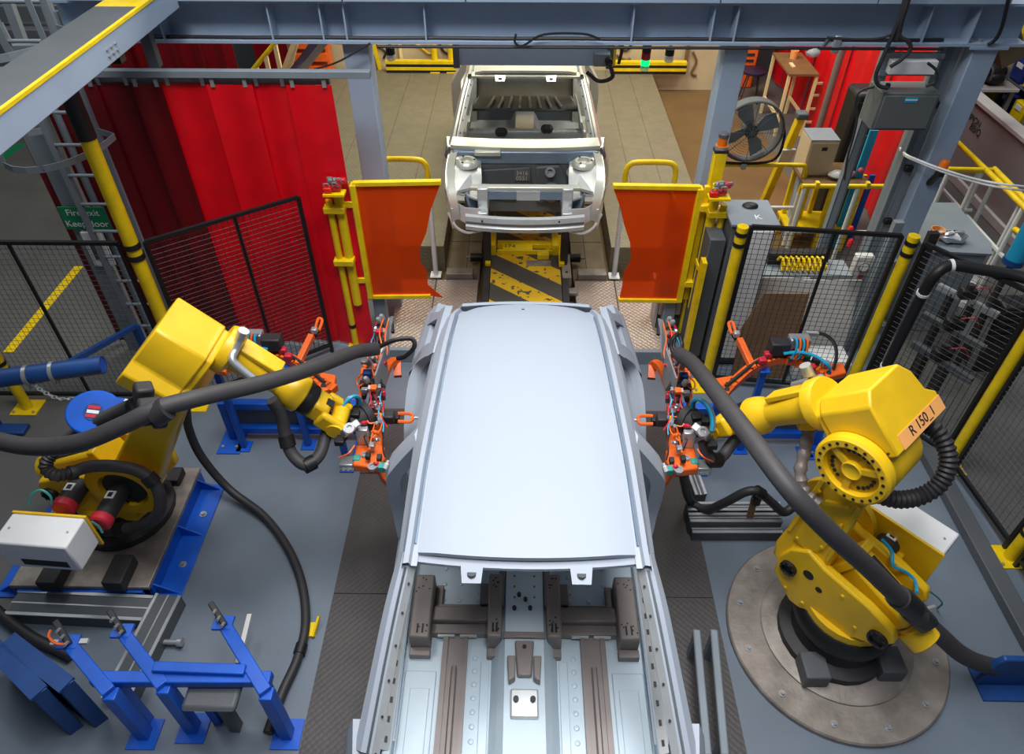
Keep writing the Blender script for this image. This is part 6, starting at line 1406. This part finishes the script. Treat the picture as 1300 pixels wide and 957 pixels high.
# air service column with red filters, gauge box
a = PY(1098, 380, 5.45); t = T('air_column', 'grey air service column with white gauge box and red filters', 'column', (a.x, 5.45, 0))
MB().span((a.x-.02, 5.42, 0), (a.x+.06, 5.48, 1.5)).build('upright', 'grey_steel', t)
p = PY(1094, 335, 5.38); MB().box(p, (.16, .08, .20)).build('gauge_box', 'offwhite', t, .01); g_ = MB().lathe([(.05, 0), (.05, .02)], p+V((0, -.04, 0)), (0, -1, 0), 16).build('gauge', 'steel', t); MB().lathe([(.038, .02), (.038, .022)], p+V((0, -.04, 0)), (0, -1, 0), 16).build('gauge_dial', 'white', g_)
for u, v in ((1078, 296), (1078, 312), (1092, 352)): p = PY(u, v, 5.38); MB().lathe([(.022, 0), (.022, .06), (.014, .07)], p, (0, 0, 1), 12).build('filter_bowl', 'red_bright', t)
for u in (1120, 1136): p = PY(u, 330, 5.5); MB().span((p.x-.03, 5.47, 0), (p.x+.03, 5.53, p.z)).build('strip_post', 'yellow_rail' if u == 1120 else 'grey_steel', None, label='%s strip post behind the mesh fence' % ('thin yellow' if u == 1120 else 'flat grey'), cat='post')
c = PZ(1190, 290, 1.0); x0, y0 = 3.86, PZ(1190, 316, 1.0).y
t = T('machine_cover', 'grey sheet metal machine cover with an orange cup on top', 'cover', (x0+.35, y0+.4, 0))
MB().prism([(x0, y0, 0), (x0+.55, y0-.05, 0), (x0+.62, y0+.1, 0), (x0+.62, y0+.85, 0), (x0, y0+.85, 0)], (0, 0, 0), (0, 0, .98)).build('box', 'grey_steel', t, .008)
MB().prism([(x0-.02, y0-.03, 0), (x0+.57, y0-.08, 0), (x0+.65, y0+.1, 0), (x0+.65, y0+.88, 0), (x0-.02, y0+.88, 0)], (0, 0, .98), (0, 0, 1.0)).build('lid', 'grey_steel', t)
c = PZ(1186, 303, 1.0); MB().lathe([(.05, 0), (.065, .11), (.058, .11), (.044, .012), (0, .012)], (c.x, c.y, 1.0), (0, 0, 1), 18).build('cup', 'label_orange', None, label='orange cup on the grey machine cover', cat='cup')
m = MB(); rn = random.Random(5); c = PZ(1206, 306, 1.0); m.ball((c.x, c.y, 1.05), .07, 14, (2.0, 1.2, .8)); m.v = [v+V((rn.uniform(-.02, .02), rn.uniform(-.02, .02), rn.uniform(-.015, .02))) for v in m.v]; m.build('crumpled_film', 'alu', None, label='crumpled grey film beside the orange cup', cat='film')
# dark roller frame behind the corner fence
t = T('roller_frame', 'dark aluminium roller frame behind the corner fence', 'frame', (3.9, 4.6, 0))
zf = .75
for (u0, v0, u1, v1) in ((1170, 375, 1246, 414), (1150, 412, 1228, 458), (1135, 450, 1210, 500)):
    a, b2 = PZ(u0, v0, zf), PZ(u1, v1, zf); a = a.lerp(b2, .0); MB().bar(a+V((.22, .15, 0)), b2+V((.22, .15, 0)), .05, .06).build('rail', 'grey_dark' if v0 > 380 else 'alu', t)
    for f_ in (.25, .6): p = a.lerp(b2, f_)+V((.22, .15, 0)); MB().bar(p, (p.x, p.y, 0), .05, .05, (1, 0, 0)).build('leg', 'iron', t)
    p = a.lerp(b2, .45)+V((.22, .15, .07)); MB().box(p, (.14, .10, .10)).build('drive_block', 'black', t, .015); MB().cyl(p+V((0, 0, .05)), p+V((0, 0, .10)), .03).build('drive_cap', 'iron', t)
    MB().tube([p+V((.05, 0, .05)), p+V((.12, -.05, .1)), p+V((.2, -.05, .0))], .006, 5, 4).build('lead', 'red_cap', t)
for (u0, v0, u1, v1) in ((1235, 420, 1200, 495), (1222, 355, 1200, 400)):
    a, b2 = PZ(u0, v0, zf), PZ(u1, v1, zf); MB().bar(a+V((.22, .15, 0)), b2+V((.22, .15, 0)), .05, .05).build('cross_bar', 'iron' if v0 > 400 else 'offwhite', t)
p = PZ(1268, 395, .8); t = T('black_motor', 'black ribbed motor unit behind the corner fence', 'motor', (p.x+.2, p.y+.1, 0))
MB().box((p.x+.22, p.y+.15, .62), (.26, .22, .36)).build('body', 'black', t, .02)
for i in range(5): MB().box((p.x+.22, p.y+.035, .48+i*.07), (.24, .02, .02)).build('fin', 'iron', t)
MB().span((p.x+.12, p.y+.06, 0), (p.x+.32, p.y+.24, .44)).build('pedestal', 'iron', t)
# perforated dark column next to the corner post
a = PZ(1150, 330, 1.5); t = T('slotted_post', 'dark slotted steel post beside the corner fence post', 'post', (3.28, 4.95, 0))
MB().span((3.25, 4.93, 0), (3.33, 4.98, 1.7)).build('post', 'iron', t)
for i in range(14): MB().span((3.27, 4.925, .15+i*.11), (3.31, 4.932, .20+i*.11)).build('slot', 'black', t)
# handrails in the yard, beacon, white cables
a, b2 = PZ(1203, 168, 1.1), PZ(1278, 268, 1.1); t = T('yard_handrail', 'yellow topped handrail with white posts along the lettered partition', 'handrail', ((a.x+b2.x)/2, (a.y+b2.y)/2, 0))
a.x = b2.x = 5.05
MB().tube([a, b2, b2+V((0, -.10, -.05)), b2+V((0, -.10, -.2)), b2+V((0, .05, -.24))], .03, 10, 4).build('top_rail', 'yellow_rail', t)
for f_ in (.08, .5, .95): p = a.lerp(b2, f_); MB().cyl((p.x, p.y, 0), p, .024).build('post', 'white', t)
MB().bar(a+V((0, 0, -.55)), b2+V((0, 0, -.55)), .03, .03).build('mid_rail', 'white', t)
a, b2 = PZ(1203, 215, 1.1), PZ(1258, 216, 1.1); t = T('yard_handrail', 'short yellow topped handrail across the yard', 'handrail', ((a.x+b2.x)/2, a.y, 0))
MB().cyl(a, b2, .03).build('top_rail', 'yellow_rail', t)
for f_ in (.05, .75): p = a.lerp(b2, f_); MB().cyl((p.x, p.y, 0), p, .024).build('post', 'white', t)
MB().cyl(a+V((0, 0, -.5)), b2+V((0, 0, -.5)), .02).build('mid_rail', 'white', t)
a, b2 = PZ(1262, 214, 1.1), PZ(1310, 262, 1.1); t = T('yard_handrail', 'olive yellow handrail end beyond the white posts', 'handrail', (a+b2)/2); MB().cyl(a, b2, .03).build('top_rail', 'yellow_rail', t)
for f_ in (.12, .8): p = a.lerp(b2, f_); MB().cyl((p.x, p.y, 0), p, .024).build('post', 'white', t)
c = PY(1192, 222, 5.8); t = T('beacon', 'orange and black beacon on the side of the gantry column', 'beacon', c)
MB().lathe([(.04, 0), (.04, .08), (.03, .10)], c+V((0, 0, .04)), (.15, 0, 1), 14).build('lens', 'amber', t); MB().lathe([(.042, 0), (.042, .05)], c, (.15, 0, 1), 14).build('socket', 'black', t); MB().bar(c+V((0, 0, .02)), c+V((-.02, .06, -.12)), .05, .04).build('bracket', 'black', t)
for k in (0, 1): MB().tube([PY(1143, 188+2*k, 6.29), PY(1150, 196+2*k, 5.9), PY(1165, 203+2*k, 5.65), PY(1200, 216+3*k, 5.5), PY(1250, 230+4*k, 5.4), PY(1310, 238+5*k, 5.3), PX(1420, 250+5*k, 5.93)], .010, 8, 6).build('white_cable', 'white', None, label='white cable of the pair strung past the gantry column', cat='cable', group='pair of white cables')
p0, p1 = PZ(1282, 340, 1.2), PZ(1305, 305, 1.6)
t = T('cyan_pipe', 'cyan painted pipe stub beyond the fence corner', 'pipe', (p0.x, p0.y, 0)); MB().cyl((p0.x, p0.y, 1.25), (p0.x, p0.y, 2.0), .075, n=18).build('pipe', 'cyan', t); MB().cyl((p0.x, p0.y, 0), (p0.x, p0.y, 1.25), .03, n=12).build('stand', 'iron', t); MB().cyl((p0.x, p0.y, 1.25), (p0.x, p0.y, 1.30), .085, n=18).build('ring', 'blue_dark', t)
# shelf of bins, table and backpack beyond the partition
c = PZ(1262, 113, 1.0); t = T('packing_table', 'grey table with white edge beyond the lettered partition', 'table', (c.x, c.y+.3, 0))
MB().span((c.x-.3, c.y, .95), (c.x+.35, c.y+.8, 1.0)).build('top', 'partition', t); MB().span((c.x-.3, c.y-.01, .96), (c.x+.35, c.y, 1.0)).build('edge', 'white', t)
for x in (c.x-.25, c.x+.3):
    for y in (c.y+.06, c.y+.74): MB().span((x-.03, y-.03, 0), (x+.03, y+.03, .95)).build('leg', 'grey_steel', t)
b2 = T('backpack', 'black backpack lying on the grey table', 'backpack', (c.x+.02, c.y+.25, 1.0))
m = MB(); m.ball((c.x+.02, c.y+.25, 1.14), .16, 16, (1.35, .9, .95)); m.v = [V((v.x, v.y, max(v.z, 1.0))) for v in m.v]; m.build('body', 'black', b2)
m = MB(); m.ball((c.x+.05, c.y+.13, 1.09), .10, 12, (1.3, .6, .8)); m.build('front_pocket', 'black', b2)
for s in (-.1, .12): MB().tube([(c.x+s, c.y+.2, 1.27), (c.x+s+.02, c.y+.08, 1.24), (c.x+s+.03, c.y+.05, 1.10)], .014, 6, 4).build('strap', 'grey_dark', b2)
for i in range(2): MB().span((c.x-.28+.02*i, c.y+.46, 1.0+.11*i), (c.x+.25, c.y+.76, 1.11+.11*i)).build('carton', 'offwhite', None, .006, label='%s pale carton behind the backpack' % ('lower' if i == 0 else 'upper'), cat='carton')
c = PX(1286, 110, 7.0); t = T('bin_shelf', 'grey shelf unit of yellow fronted compartments beyond the partition', 'shelf', (7.0, c.y, 0))
for yy in (c.y-.75, c.y, c.y+.75): MB().span((6.85, yy-.02, 0), (7.35, yy+.02, 2.2)).build('side_panel', 'grey_steel', t)
for z in (.1, .55, 1.0, 1.45, 1.9): MB().span((6.85, c.y-.75, z-.02), (7.35, c.y+.75, z+.02)).build('shelf_board', 'grey_steel', t)
for j, yy in enumerate((c.y-.55, c.y-.2, c.y+.2, c.y+.55)):
    for i, z in enumerate((.12, .57, 1.02, 1.47)):
        m = 'bin_blue' if j % 2 else 'yellow_rail'
        bn = thing('storage_bin', '%s storage bin in the grey shelf unit' % ('dark blue' if j % 2 else 'yellow'), 'bin', (7.0, yy, z), 'bins in the grey shelf unit')
        MB().span((6.83, yy-.14, z), (7.25, yy+.14, z+.28)).build('tub', m, bn, .02); MB().span((6.82, yy-.07, z+.18), (6.832, yy+.07, z+.24)).build('label_slot', 'white', bn)
MB().bar(PY(1265, -10, 8.5), PY(1280, 75, 8.5), .25, .25).build('roof_post', 'floor_pit', None, label='olive brown post beyond the end of the girder', cat='post')
bpy.context.view_layer.update()
